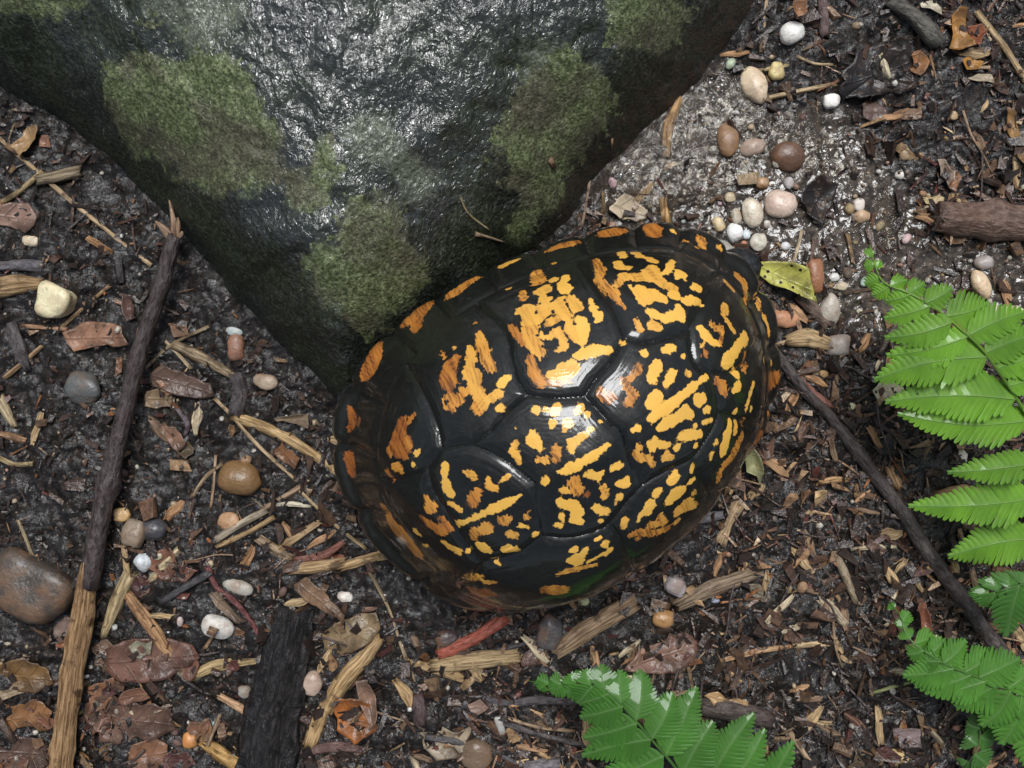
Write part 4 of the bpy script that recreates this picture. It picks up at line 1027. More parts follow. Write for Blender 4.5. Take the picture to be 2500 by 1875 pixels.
# ------------------------------------------------------------------ ferns
def pinna_mesh(base, tip, width, lobes, droop=0.1, seed=0, fold=0.25, sag=None):
    """one leaflet cut into lobes on both sides of its midrib, from base to tip (cm)"""
    rg = np.random.default_rng(seed)
    ax = tip - base; L = np.linalg.norm(ax); ax = ax / L
    side = np.cross(np.array([0, 0, 1.0]), ax); side /= np.linalg.norm(side); up = np.cross(ax, side)
    bend = rg.uniform(-0.06, 0.06) * L
    V, Fa, UV, vein = [], [], [], []
    def pt(t, y, z):
        b = base + ax * (t * L) + side * (bend * math.sin(math.pi * t)) + up * (droop * L * (math.sin(math.pi * t) * 0.6))
        return b + side * y + up * z
    def add(t, y, z, vn=0.0):
        V.append(pt(t, y, z)); UV.append((t * L, y)); vein.append(vn); return len(V) - 1
    env = lambda t: width * min(1.0, 0.55 + t * 2.6) * max(0.0, 1 - t ** 1.5) ** 0.8 + 0.025 * width
    for s in (-1, 1):
        for k in range(lobes):
            t0, t1 = k / lobes, (k + 1) / lobes; tm = (t0 + t1) / 2; dt = t1 - t0
            w = env(tm) * rg.uniform(0.9, 1.08)
            fwd = 0.55 * w / L
            cut_ = 0.5 + 0.2 * tm
            tilt = fold * rg.uniform(0.6, 1.3) + rg.uniform(-0.1, 0.1); zz = lambda y: -tilt * y * 0.5 + 0.12 * y * y / max(width, .1)
            a0 = add(t0, 0, 0.012, 1); a1 = add(t1, 0, 0.012, 1); am = add(tm, 0, 0.012, 1)
            yc = w * cut_
            b0 = add(t0 + fwd * cut_ * 0.9, s * yc, zz(yc)); bm_ = add(tm + fwd * cut_, s * yc, zz(yc), 1); b1 = add(t1 + fwd * cut_ * 0.9, s * yc, zz(yc))
            y2 = w * 0.8
            c0 = add(tm - dt * 0.44 + fwd * 0.8, s * y2, zz(y2)); cm_ = add(tm + fwd * 0.8, s * y2, zz(y2), 1); c1 = add(tm + dt * 0.46 + fwd * 0.8, s * y2, zz(y2))
            y3 = w * 0.93
            d0 = add(tm - dt * 0.26 + fwd * 0.93, s * y3, zz(y3)); dm = add(tm + dt * 0.06 + fwd * 1.0, s * w, zz(w), 1); d1 = add(tm + dt * 0.33 + fwd * 0.95, s * y3 * 0.98, zz(y3))
            for q in ([a0, am, bm_, b0], [am, a1, b1, bm_], [b0, bm_, cm_, c0], [bm_, b1, c1, cm_], [c0, cm_, dm, d0], [cm_, c1, d1, dm]):
                Fa.append(q if s > 0 else q[::-1])
    return np.array(V), Fa, np.array(UV), np.array(vein)

def fern(name, rachis, zr, leaflets, color, label, group=None, rr_=0.055, px=None, tone=0.15, wide=1.5):
    """rachis: points, leaflets: (base, tip, half width, lobes), all in source px; zr(t) gives heights; points carry z"""
    P = np.array([S(x, y, z) for x, y, z in rachis])
    o0 = P[-1].copy(); o0[2] = 0
    root = bpy.data.objects.new(name, None); COL.objects.link(root); root.location = Vector(o0 * CM); root.empty_display_size = 0.01
    tag(root, label, "fern", group)
    V, Fa, UV = tube(P - o0, np.linspace(0.3, 1, len(P)) * rr_, sides=7, seed=nseed(), rough=0.03)
    obj("stalk", new_mesh("stalk", V, Fa, uv=UV), M["fern"], root, color=(color[0] * 0.9, color[1] * 0.75, color[2]))
    for (bx, by, bz), (tx, ty, tz), w, lobes in leaflets:
        b, t_ = S(bx, by, bz), S(tx, ty, tz)
        V, Fa, UV, vn = pinna_mesh(b - o0, t_ - o0, wide * w * KPX * (CAM_H - bz) / CAM_H, lobes, seed=nseed())
        k = 1 + random.uniform(-tone, tone)
        lf = obj("leaflet", new_mesh("leaflet", V, Fa, {"vein": vn}, uv=UV), M["fern"], root, color=(color[0] * k, color[1] * k, color[2] * k))
        if lobes >= 6:
            mid = V[np.isclose(UV[:, 1], 0)]; mt = UV[np.isclose(UV[:, 1], 0)][:, 0]; o_2 = np.argsort(mt); mid = mid[o_2][::5]
            if len(mid) > 2:
                Vm, Fm, Um = tube(mid + np.array([0, 0, 0.006]), np.linspace(0.022, 0.006, len(mid)), sides=5, seed=nseed(), rough=0.0)
                obj("midrib", new_mesh("midrib", Vm, Fm, {"vein": np.zeros(len(Vm))}, uv=Um), M["fern"], lf, color=(color[0] * 1.3 * k + .03, color[1] * 1.15 * k, color[2] * 1.5 * k + .02))
    return root

def c5(x, y, z): return (2060 + x * 440 / 936, 580 + y * 440 / 936, z)
def c6(x, y, z): return (1260 + x * 760 / 2212, 1580 + y * 760 / 2212, z)
def c7(x, y, z): return (2060 + x * 440 / 1269, 1300 + y * 440 / 1269, z)
GREEN = (0.13, 0.35, 0.035)
fern("fern_frond", [c5(135, 40, 3.6), c5(165, 150, 3.8), c5(210, 235, 4.0), c5(340, 290, 4.2), c5(480, 370, 4.3), c5(600, 470, 4.4), c5(710, 570, 4.4), c5(800, 690, 4.3), c5(880, 810, 4.1), c5(970, 970, 3.8), c5(1010, 1200, 3.3), c5(1020, 1500, 2.6), c5(1040, 1800, 1.2)], None, [
    (c5(150, 100, 3.7), c5(110, 60, 3.6), 7, 4), (c5(160, 140, 3.8), c5(108, 150, 3.7), 11, 5), (c5(170, 160, 3.8), c5(190, 120, 3.8), 8, 4), (c5(190, 210, 3.9), c5(110, 240, 3.7), 14, 5),
    (c5(235, 250, 4.0), c5(150, 300, 3.8), 15, 6), (c5(240, 250, 4.0), c5(330, 225, 4.0), 14, 5), (c5(330, 290, 4.2), c5(420, 240, 4.2), 17, 5), (c5(345, 295, 4.2), c5(215, 330, 3.9), 16, 6),
    (c5(420, 340, 4.3), c5(560, 262, 4.3), 22, 6), (c5(450, 355, 4.3), c5(212, 420, 3.9), 23, 9), (c5(530, 410, 4.35), c5(752, 345, 4.2), 32, 9), (c5(560, 440, 4.4), c5(215, 520, 3.9), 25, 11),
    (c5(640, 510, 4.4), c5(950, 385, 4.2), 30, 11), (c5(640, 515, 4.4), c5(225, 612, 3.8), 30, 13), (c5(730, 600, 4.4), c5(1010, 500, 4.1), 30, 11), (c5(745, 620, 4.35), c5(160, 738, 3.7), 40, 18), (c5(790, 680, 4.3), c5(1060, 600, 4.0), 28, 11),
    (c5(850, 770, 4.2), c5(1090, 700, 3.9), 28, 11), (c5(890, 840, 4.1), c5(218, 852, 3.5), 38, 20), (c5(960, 950, 3.85), c5(283, 915, 3.4), 34, 20), (c5(930, 900, 4.0), c5(1150, 830, 3.8), 28, 10),
    (c5(1000, 1170, 3.4), c5(540, 1220, 3.0), 26, 14), (c5(1015, 1350, 3.0), c5(338, 1393, 2.4), 34, 20), (c5(1020, 1560, 2.5), c5(545, 1655, 2.1), 36, 16), (c5(985, 1040, 3.7), c5(1160, 1000, 3.6), 26, 9), (c5(1010, 1250, 3.2), c5(1180, 1200, 3.1), 26, 9)],
    (0.19, 0.42, 0.03), "tall bright green fern frond with long tapering toothed leaflets beside the silt", rr_=0.06, wide=1.85)
fern("fern_frond", [c6(90, 240, 2.2), c6(250, 265, 2.5), c6(470, 265, 2.8), c6(620, 295, 3.0), c6(720, 375, 3.1), c6(850, 520, 3.1), c6(970, 665, 3.0), c6(1080, 790, 2.9), c6(1200, 930, 2.6), c6(1420, 1100, 2.0), c6(1700, 1300, 0.5)], None, [
    (c6(230, 262, 2.5), c6(150, 225, 2.4), 16, 4), (c6(200, 258, 2.4), c6(160, 300, 2.3), 15, 4), (c6(320, 268, 2.6), c6(240, 225, 2.5), 20, 5), (c6(330, 268, 2.6), c6(250, 325, 2.4), 22, 5), (c6(420, 266, 2.75), c6(385, 190, 2.7), 22, 5), (c6(450, 270, 2.8), c6(330, 330, 2.5), 24, 5),
    (c6(520, 275, 2.9), c6(490, 160, 2.8), 24, 6), (c6(540, 280, 2.9), c6(440, 400, 2.6), 28, 7), (c6(620, 300, 3.0), c6(612, 125, 2.8), 25, 7), (c6(660, 330, 3.05), c6(450, 402, 2.6), 30, 8), (c6(740, 400, 3.1), c6(740, 165, 2.8), 30, 9), (c6(760, 420, 3.1), c6(455, 498, 2.6), 32, 10),
    (c6(850, 520, 3.1), c6(885, 160, 2.7), 34, 13), (c6(860, 540, 3.1), c6(480, 645, 2.5), 34, 11), (c6(960, 650, 3.05), c6(1110, 325, 2.8), 38, 13), (c6(960, 655, 3.05), c6(470, 770, 2.4), 36, 13), (c6(1060, 770, 2.95), c6(1285, 285, 2.6), 40, 18), (c6(1050, 770, 2.95), c6(560, 960, 2.4), 36, 13),
    (c6(1180, 900, 2.7), c6(1400, 530, 2.5), 44, 15), (c6(1200, 930, 2.6), c6(760, 1080, 2.2), 36, 12), (c6(1330, 1030, 2.3), c6(1690, 470, 2.2), 42, 20), (c6(1400, 1080, 2.1), c6(1770, 585, 2.0), 40, 17), (c6(1560, 1190, 1.4), c6(1970, 670, 1.7), 42, 18)],
    (0.075, 0.23, 0.03), "glossy mid green fern frond curling over leaf litter below the turtle", rr_=0.05)
fern("fern_frond", [c7(315, 485, 1.6), c7(400, 590, 1.9), c7(440, 720, 2.1), c7(560, 830, 2.3), c7(720, 930, 2.4), c7(920, 1010, 2.4), c7(1120, 1090, 2.3), c7(1300, 1160, 2.0), c7(1500, 1250, 0.8)], None, [
    (c7(360, 540, 1.7), c7(320, 500, 1.6), 10, 4), (c7(415, 630, 2.0), c7(460, 560, 1.9), 16, 5), (c7(430, 680, 2.0), c7(400, 600, 1.9), 14, 5), (c7(470, 750, 2.2), c7(420, 690, 2.0), 18, 5), (c7(500, 780, 2.2), c7(640, 740, 2.1), 24, 6), (c7(560, 830, 2.3), c7(450, 860, 2.1), 22, 6), (c7(600, 860, 2.3), c7(720, 760, 2.2), 24, 6),
    (c7(680, 910, 2.4), c7(500, 890, 2.1), 28, 8), (c7(700, 920, 2.4), c7(860, 760, 2.2), 28, 8), (c7(780, 955, 2.4), c7(420, 1010, 2.0), 34, 11), (c7(850, 985, 2.4), c7(1080, 860, 2.2), 34, 9), (c7(900, 1000, 2.4), c7(500, 1080, 2.0), 32, 10), (c7(950, 1020, 2.4), c7(1240, 890, 2.3), 40, 10),
    (c7(1000, 1045, 2.4), c7(640, 1130, 2.1), 34, 11), (c7(1080, 1075, 2.3), c7(790, 1230, 1.9), 40, 9), (c7(1150, 1100, 2.3), c7(1330, 980, 2.2), 36, 9), (c7(1170, 1110, 2.3), c7(970, 1360, 1.9), 40, 9), (c7(1250, 1140, 2.1), c7(1110, 1490, 1.8), 44, 10), (c7(1330, 1180, 1.9), c7(1280, 1640, 1.6), 40, 11)],
    (0.1, 0.28, 0.035), "low fern frond with broad short leaflets near the end of the dark stick", rr_=0.045)
fern("fern_frond", [c7(850, 1650, 1.2), c7(920, 1560, 1.3), c7(960, 1440, 1.3), c7(950, 1330, 1.2), c7(1000, 1250, .6)], None, [
    (c7(880, 1610, 1.2), c7(830, 1640, 1.1), 18, 4), (c7(920, 1560, 1.3), c7(1010, 1640, 1.2), 30, 5), (c7(940, 1500, 1.3), c7(860, 1440, 1.2), 24, 5), (c7(955, 1440, 1.3), c7(1050, 1480, 1.2), 26, 5), (c7(955, 1380, 1.3), c7(870, 1350, 1.2), 24, 5), (c7(950, 1340, 1.2), c7(1040, 1330, 1.1), 22, 5)],
    (0.06, 0.17, 0.03), "small shaded dark green fern tip growing under the broader frond", rr_=0.035)
fern("fern_frond", [c7(920, 455, 2.6), c7(1060, 420, 2.8), c7(1200, 380, 2.9), c7(1330, 350, 2.7), c7(1480, 330, 1.5)], None, [
    (c7(980, 440, 2.7), c7(925, 480, 2.6), 22, 4), (c7(1000, 435, 2.7), c7(960, 370, 2.6), 24, 5), (c7(1060, 420, 2.8), c7(1000, 520, 2.6), 30, 6), (c7(1080, 415, 2.8), c7(1050, 310, 2.7), 30, 6), (c7(1150, 395, 2.85), c7(1120, 560, 2.5), 34, 7), (c7(1160, 395, 2.85), c7(1150, 285, 2.7), 32, 6),
    (c7(1230, 372, 2.9), c7(1140, 730, 2.4), 38, 10), (c7(1260, 368, 2.85), c7(1250, 280, 2.7), 30, 6), (c7(1310, 355, 2.8), c7(1240, 540, 2.5), 36, 8)],
    (0.08, 0.23, 0.035), "short soft green fern tip arching beside the long bright frond", rr_=0.04)

# ------------------------------------------------------------------ sticks, stems and split wood
TAN, GOLD, CREAM, RUST, DARK, PURP, GREY = (0.36, 0.22, 0.1), (0.45, 0.25, 0.07), (0.66, 0.52, 0.33), (0.34, 0.12, 0.04), (0.05, 0.035, 0.03), (0.036, 0.021, 0.02), (0.22, 0.2, 0.18)
# the long stick: bark, bare wood below, frayed top
P0 = D(280, 860, 0.3)
long_stick = bpy.data.objects.new("fallen_stick", None); COL.objects.link(long_stick); long_stick.location = Vector(P0 * CM); long_stick["_at"] = tuple(P0); long_stick.empty_display_size = 0.01
tag(long_stick, "long dark stick with splintered tip and bare tan lower end, beside the boulder", "stick")
stick("barked_section", [(375, 510), (347, 620), (300, 760), (268, 900), (237, 1030), (210, 1150), (193, 1262)], [14, 15, 16, 17, 18, 20, 21], PURP, None, parent=long_stick, zs=[1.0, .9, .8, .7, .6, .55, .5], knots=6, sides=16, rough=0.11, ridge=0.07)
stick("bare_section", [(190, 1225), (178, 1330), (162, 1420), (145, 1540), (128, 1690)], [14, 20, 21, 21, 22], (0.29, 0.145, 0.05), None, mat="wood", parent=long_stick, zs=[.5, .45, .42, .4, .35], sides=18, rough=0.14, ridge=0.13, jag=1.5)
for a, b, r in (((375, 515), (366, 432), 9), ((378, 512), (384, 470), 8), ((368, 515), (336, 478), 9), ((380, 515), (394, 500), 7)):
    stick("splinter", [a, ((a[0] + b[0]) / 2 + 4, (a[1] + b[1]) / 2), b], [r, r * .8, 2], (0.27, 0.15, 0.09), None, mat="wood", parent=long_stick, zs=[1.0, 1.05, 1.1], flat=0.6, sides=7, rough=0.2)
del long_stick["_at"]

ST = [  # name, points, radius, colour, material, flat, category, label
 ("straw_stem", [(-10, 290), (120, 405), (240, 505), (327, 573)], 5.5, (0.45, 0.3, 0.16), "wood", 1, "stem", "long straight tan straw stem pointing at the dark splintered stick"),
 ("twig_piece", [(84, 388), (172, 370)], 12, (0.2, 0.15, 0.09), "wood", .9, "twig", "short blunt grey tan twig lying under the long straw stem"),
 ("grass_stem", [(0, 440), (40, 415), (90, 372)], 6, (0.33, 0.24, 0.1), "wood", 1, "stem", "thin olive tan stem end beside the short blunt twig"),
 ("straw_stem", [(13, 814), (84, 754), (144, 697), (235, 618)], [6, 5, 4.5, 4], (0.36, 0.21, 0.1), "wood", 1, "stem", "thin brown tan stem slanting past the cream pebble to the long stick"),
 ("fallen_stick", [(1655, 735), (1700, 795), (1744, 851), (1788, 895), (1839, 959), (1889, 1026), (1946, 1102), (2000, 1189), (2047, 1253), (2101, 1330), (2170, 1418)], [10, 11, 11.5, 12, 13, 14, 15, 16, 16.5, 17, 17], (0.055, 0.04, 0.036), "bark", 1, "stick", "long straight dark stick running from under the turtle to the low fern"),
 ("branch_piece", [(2030, 468), (2110, 476), (2240, 484)], [32, 35, 36], (0.15, 0.08, 0.05), "bark", .85, "stick", "thick wet reddish brown branch piece beside the silt"),
 ("twig_piece", [(1925, 0), (1983, 44), (2022, 90)], [15, 17, 18], (0.085, 0.08, 0.06), "bark", .9, "twig", "stout grey green curved twig beside the amber husk"),
 ("twig_piece", [(1777, -12), (1781, 78)], 11, (0.13, 0.075, 0.065), "bark", 1, "twig", "short smooth purplish brown twig beside the white pebble with a notch"),
 ("straw_stem", [(2112, 30), (2168, 101), (2218, 180)], 6.5, (0.42, 0.28, 0.13), "wood", 1, "stem", "jointed tan stem beside the amber husk"),
 ("straw_stem", [(1657, -8), (1644, 112)], 4.5, (0.5, 0.34, 0.2), "wood", 1, "stem", "thin pale stem standing along the boulder edge near the notched white pebble"),
 ("straw_stem", [(1652, 213), (1730, 196), (1802, 182)], 5, (0.5, 0.36, 0.19), "wood", 1, "stem", "straight pale straw lying at the foot of the orange tipped pebble"),
 ("straw_stem", [(1640, 152), (1700, 142)], 4.5, (0.55, 0.42, 0.2), "wood", 1, "stem", "short pale straw lying across the yellow pebble"),
 ("straw_stem", [(1722, 122), (1760, 138), (1804, 140)], 3.5, (0.4, 0.28, 0.15), "wood", 1, "stem", "thin bent brown stem between the notched white pebble and the long pale straw"),
 ("charred_wood", [(640, 1325), (615, 1438), (591, 1539), (566, 1680)], [34, 48, 50, 56], (0.05, 0.036, 0.034), "char", .6, "wood", "thick black rotten wood piece below the brown bark chips"),
 ("split_stem", [(505, 897), (588, 929), (638, 956), (690, 990), (738, 1026)], [11, 12, 12, 10, 9], (0.5, 0.31, 0.12), "wood", .6, "stem", "broad golden split stem whose end goes under the turtle's rim"),
 ("straw_stem", [(464, 861), (504, 902), (554, 959), (640, 1038)], 4.2, (0.42, 0.28, 0.15), "wood", 1, "stem", "thin straight stem crossing under the golden split stem"),
 ("straw_stem", [(566, 1101), (652, 1050)], 6, (0.3, 0.18, 0.11), "wood", 1, "stem", "short brown stem beside the thin white sliver"),
 ("wood_sliver", [(596, 1092), (632, 1088), (670, 1094)], [4, 6, 4], (0.72, 0.66, 0.5), "wood", .6, "wood chip", "clean white sliver lying near the round brown pebble"),
 ("wood_strip", [(277, 1288), (322, 1350), (370, 1424)], [11, 15, 13], (0.4, 0.19, 0.075), "wood", .45, "wood chip", "flat rusty orange wood strip lying over the large red brown leaf"),
 ("twig_piece", [(278, 1245), (250, 1304), (224, 1374)], [15, 14, 7], (0.44, 0.32, 0.16), "wood", .8, "twig", "pale knobbly twig tapering beside the long dark stick"),
 ("twig_piece", [(268, 1180), (276, 1250)], [6, 8], (0.42, 0.27, 0.12), "wood", .7, "twig", "small forked tan twig above the pale knobbly twig"),
 ("twig_piece", [(348, 1300), (454, 1236)], 8, (0.04, 0.04, 0.043), "bark", 1, "twig", "short straight black twig above the rusty orange wood strip"),
 ("root_piece", [(450, 1225), (467, 1267), (504, 1297), (544, 1344), (568, 1390)], [7, 6, 6, 5, 4], (0.16, 0.03, 0.025), "bark", 1, "root", "glossy dark red curved rootlet beside the white pebble capped with a brown chip"),
 ("wood_strip", [(405, 1466), (470, 1438), (566, 1427)], [10, 15, 6], (0.45, 0.31, 0.13), "wood", .4, "wood chip", "curved straw coloured strip beside the large red brown leaf"),
 ("split_stem", [(670, 1610), (692, 1556), (743, 1472), (785, 1425), (820, 1380)], [15, 16, 17, 16, 11], (0.46, 0.28, 0.11), "wood", .55, "stem", "broad golden stem slanting beside the amber wet leaf"),
 ("wood_strip", [(438, 1602), (482, 1632), (532, 1662)], [12, 18, 15], (0.52, 0.28, 0.06), "wood", .5, "wood chip", "bright golden orange wood strip beside the black rotten wood"),
 ("wood_sliver", [(284, 1538), (336, 1590)], [5, 7], (0.58, 0.47, 0.33), "wood", .7, "wood chip", "small cream sliver over the rotting leaves"),
 ("wood_sliver", [(476, 1504), (530, 1534)], [8, 10], (0.6, 0.34, 0.18), "wood", .7, "wood chip", "short pinkish orange sliver beside the black rotten wood"),
 ("wood_sliver", [(327, 1252), (355, 1222), (384, 1190)], [8, 10, 8], (0.56, 0.45, 0.26), "wood", .6, "wood chip", "cream splinter beside the pale blue white pebble"),
 ("straw_stem", [(468, 1165), (520, 1132), (573, 1104)], [8, 9, 7], (0.36, 0.3, 0.22), "wood", .8, "stem", "grey frayed stem near the half orange pebble"),
 ("straw_stem", [(470, 1180), (540, 1148), (590, 1118)], 6, (0.4, 0.25, 0.1), "wood", .8, "stem", "thin golden stem alongside the grey frayed stem"),
 ("straw_stem", [(796, 1232), (838, 1310), (868, 1398), (896, 1470)], 4, (0.3, 0.21, 0.12), "wood", 1, "stem", "long thin brown stem bending below the turtle's end"),
 ("straw_stem", [(640, 1052), (720, 1130), (790, 1185)], 4, (0.4, 0.27, 0.13), "wood", 1, "stem", "thin tan stem reaching the turtle's rim beside the golden blotched marginal"),
 ("twig_piece", [(735, 1225), (780, 1210), (836, 1193)], [9, 10, 12], (0.47, 0.29, 0.12), "wood", .8, "twig", "stubby golden twig with a cut end touching the turtle's rim"),
 ("wood_strip", [(630, 1230), (700, 1222), (742, 1214)], [12, 14, 12], (0.4, 0.24, 0.1), "wood", .6, "wood chip", "golden strip leading to the stubby golden twig"),
 ("red_twig", [(950, 1412), (1020, 1381), (1092, 1335)], [13, 14, 15], (0.42, 0.08, 0.035), "bark", .8, "twig", "bright red decayed twig below the turtle's rim"),
 ("split_stem", [(940, 1440), (1036, 1428), (1116, 1420)], [14, 19, 14], (0.42, 0.28, 0.13), "wood", .55, "stem", "wide tan stem piece under the bright red twig"),
 ("split_stem", [(882, 1430), (930, 1442), (998, 1466)], [7, 12, 10], (0.4, 0.25, 0.1), "wood", .5, "stem", "ragged tan stem joined by the wide tan stem piece"),
 ("twig_piece", [(994, 1413), (1070, 1405), (1146, 1387)], 4.5, (0.045, 0.042, 0.045), "bark", 1, "twig", "thin black twig between the bright red twig and wide tan stem"),
 ("wood_strip", [(1203, 1405), (1272, 1357), (1362, 1302)], [16, 21, 20], (0.33, 0.2, 0.11), "wood", .6, "wood chip", "long fibrous tan wood chip below the turtle's steep flank"),
 ("twig_piece", [(1034, 1503), (1097, 1519), (1165, 1512), (1240, 1516)], [6, 8, 8, 8], (0.07, 0.06, 0.065), "bark", 1, "twig", "dark forked twig pointing at the curling fern"),
 ("twig_piece", [(1083, 1560), (1170, 1588), (1268, 1610)], 6, (0.055, 0.045, 0.045), "bark", 1, "twig", "dark thin twig below the dark forked twig"),
 ("straw_stem", [(1080, 1545), (1160, 1570), (1240, 1580)], 4, (0.3, 0.19, 0.11), "wood", 1, "stem", "thin brown stem above the dark thin twig"),
 ("twig_piece", [(920, 1592), (1003, 1606), (1070, 1628), (1134, 1656)], [6, 6, 5, 4], (0.08, 0.075, 0.078), "bark", 1, "twig", "smooth grey black twig lying across the pale ragged leaf"),
 ("twig_piece", [(1138, 1654), (1204, 1650)], 13, (0.2, 0.18, 0.19), "bark", 1, "twig", "short lilac grey twig below the curling fern's tip"),
 ("straw_stem", [(1165, 1625), (1225, 1668)], 7, (0.42, 0.24, 0.1), "wood", .8, "stem", "orange tan stem beside the short lilac grey twig"),
 ("wood_strip", [(1466, 1306), (1540, 1270), (1620, 1240)], [14, 18, 15], (0.2, 0.13, 0.085), "wood", .6, "wood chip", "brown bark strip with orange edge below the turtle's blotched flank"),
 ("twig_piece", [(1802, 1186), (1825, 1243), (1850, 1302)], [6, 9, 8], (0.33, 0.25, 0.15), "bark", 1, "twig", "dull tan twig beside the long straight dark stick"),
 ("wood_sliver", [(1840, 1187), (1890, 1181), (1935, 1181)], [4, 6, 4], (0.68, 0.56, 0.36), "wood", .6, "wood chip", "thin cream sliver between the dull tan twig and dark stick"),
 ("wood_sliver", [(1558, 1172), (1575, 1130), (1592, 1095)], [14, 9, 16], (0.45, 0.3, 0.16), "wood", .5, "wood chip", "flared tan splinter with orange foot by the turtle's flank"),
 ("twig_piece", [(1500, 1120), (1560, 1112)], [13, 9], (0.2, 0.19, 0.2), "bark", .7, "twig", "pale grey twig stub poking from beneath the turtle's flank"),
 ("wood_sliver", [(1558, 1427), (1610, 1412), (1660, 1402), (1712, 1397)], [5, 7, 7, 4], (0.45, 0.24, 0.11), "wood", .7, "wood chip", "long orange tan sliver near the brown oak leaf"),
 ("wood_sliver", [(1716, 1394), (1790, 1391)], 6.5, (0.64, 0.46, 0.25), "wood", .7, "wood chip", "pale split sliver beside the long orange tan sliver"),
 ("straw_stem", [(1708, 1584), (1735, 1625), (1766, 1672)], 6, (0.42, 0.27, 0.16), "wood", 1, "stem", "tan stem beside the curling fern's last leaflet"),
 ("green_stem", [(1876, 1500), (1920, 1486), (1966, 1474)], 4.5, (0.3, 0.36, 0.12), "wood", 1, "stem", "pale green stem reaching into the low broad fern"),
 ("seed_scale", [(1904, 1624), (1940, 1640), (1976, 1656)], [8, 17, 10], (0.72, 0.5, 0.2), "wood", .35, "wood chip", "pale yellow pointed scale near the low broad fern"),
 ("straw_stem", [(2012, 1580), (2076, 1652)], 6, (0.25, 0.2, 0.14), "wood", 1, "stem", "grey tan stem below the low broad fern"),
 ("branch_piece", [(1519, 1526), (1590, 1536), (1660, 1553)], [19, 21, 18], (0.07, 0.045, 0.036), "bark", .8, "stick", "dark brown stick behind the curling fern's upright leaflets"),
 ("straw_stem", [(2072, 1143), (2092, 1210), (2113, 1280)], [5, 7, 8], (0.4, 0.25, 0.14), "wood", .8, "stem", "tan stem between the dark stick and the soft green fern tip"),
 ("wood_sliver", [(1905, 122), (1917, 167)], 8.5, (0.7, 0.6, 0.4), "wood", .6, "wood chip", "cream rectangular sliver on the black rotten leaf"),
 ("wood_strip", [(1469, 212), (1443, 276), (1440, 338)], [6, 12, 9], (0.5, 0.27, 0.09), "wood", .6, "wood chip", "orange tan curled sliver at the boulder's edge by the pool"),
 ("wood_sliver", [(1433, 432), (1440, 482)], [8, 10], (0.52, 0.27, 0.08), "wood", .6, "wood chip", "short orange sliver touching the turtle's upper rim"),
 ("straw_stem", [(1275, 384), (1266, 440), (1257, 490)], 3.5, (0.22, 0.13, 0.09), "wood", 1, "stem", "thin dark stem between the boulder and the white bark flake"),
 ("straw_stem", [(1732, 500), (1722, 540), (1712, 572)], 4, (0.6, 0.46, 0.3), "wood", 1, "stem", "short pale stem above the yellow leaf"),
 ("twig_piece", [(1975, 700), (1955, 665), (1900, 765), (1870, 780)][1:3], [5, 6], (0.06, 0.04, 0.03), "bark", 1, "twig", "thin dark twig under the tall fern's tip"),
 ("wood_sliver", [(1724, 640), (1760, 672), (1788, 704)], [12, 13, 10], (0.16, 0.1, 0.065), "bark", .8, "twig", "brown twig stub beside the yellow leaf's tip"),
 ("wood_sliver", [(1723, 695), (1733, 725)], 6, (0.45, 0.24, 0.14), "wood", .7, "wood chip", "small pinkish sliver beside the pink quartz pebble"),
 ("wood_sliver", [(1675, 745), (1700, 738), (1720, 735)], 5, (0.6, 0.42, 0.25), "wood", .7, "wood chip", "tiny pale sliver against the turtle's end"),
 ("wood_strip", [(1705, 735), (1745, 730), (1788, 742)], [14, 22, 14], (0.55, 0.36, 0.17), "wood", .4, "wood chip", "splintered straw coloured wood by the turtle's end"),
 ("root_piece", [(1700, 790), (1745, 838), (1795, 880)], [6, 8, 8], (0.24, 0.08, 0.05), "bark", .8, "root", "red brown rootlet alongside the start of the long dark stick"),
 ("wood_sliver", [(1772, 1042), (1800, 1036), (1832, 1037)], [7, 8, 6], (0.5, 0.27, 0.11), "wood", .7, "wood chip", "orange sliver beside the middle of the long dark stick"),
 ("wood_sliver", [(1922, 1012), (1940, 1050)], [10, 12], (0.42, 0.22, 0.1), "wood", .6, "wood chip", "rusty chip between the dark stick and the white pebble"),
 ("wood_strip", [(2025, 1075), (2080, 1070), (2140, 1082)], [16, 24, 14], (0.4, 0.2, 0.09), "wood", .45, "bark", "orange brown shredded bark under the tall fern's lower leaflets"),
 ("wood_strip", [(2130, 1160), (2170, 1148), (2215, 1150)], [8, 10, 8], (0.5, 0.28, 0.11), "wood", .6, "wood chip", "curled orange chip under the fern at the frame edge"),
 ("straw_stem", [(40, 1125), (56, 1165), (72, 1205)], 4, (0.3, 0.24, 0.13), "wood", 1, "stem", "thin olive stem above the big mottled grey stone"),
 ("bark_piece", [(0, 620), (40, 616), (92, 612)], [20, 19, 9], (0.3, 0.17, 0.06), "wood", .6, "bark", "golden brown rotten bark beside the cream pebble"),
 ("bark_piece", [(0, 576), (45, 572), (92, 575)], [10, 12, 9], (0.12, 0.11, 0.12), "bark", .8, "bark", "grey wet bark strip above the golden brown bark"),
 ("wood_sliver", [(50, 704), (145, 712)], 5, (0.32, 0.14, 0.07), "wood", .8, "wood chip", "thin rust sliver under the cream pebble"),
 ("straw_stem", [(0, 865), (14, 890), (30, 920)], [12, 10, 8], (0.45, 0.35, 0.2), "wood", .6, "stem", "pale frayed straw end at the edge of the mulch below the slanting stem"),
 ("straw_stem", [(278, 830), (288, 770), (302, 712)], 5, (0.38, 0.2, 0.08), "wood", .8, "stem", "orange brown strip peeled along the long stick's bark"),
 ("straw_stem", [(318, 792), (370, 745), (450, 706)], 4, (0.25, 0.18, 0.1), "wood", 1, "stem", "thin dull stem between the long stick and the boulder"),
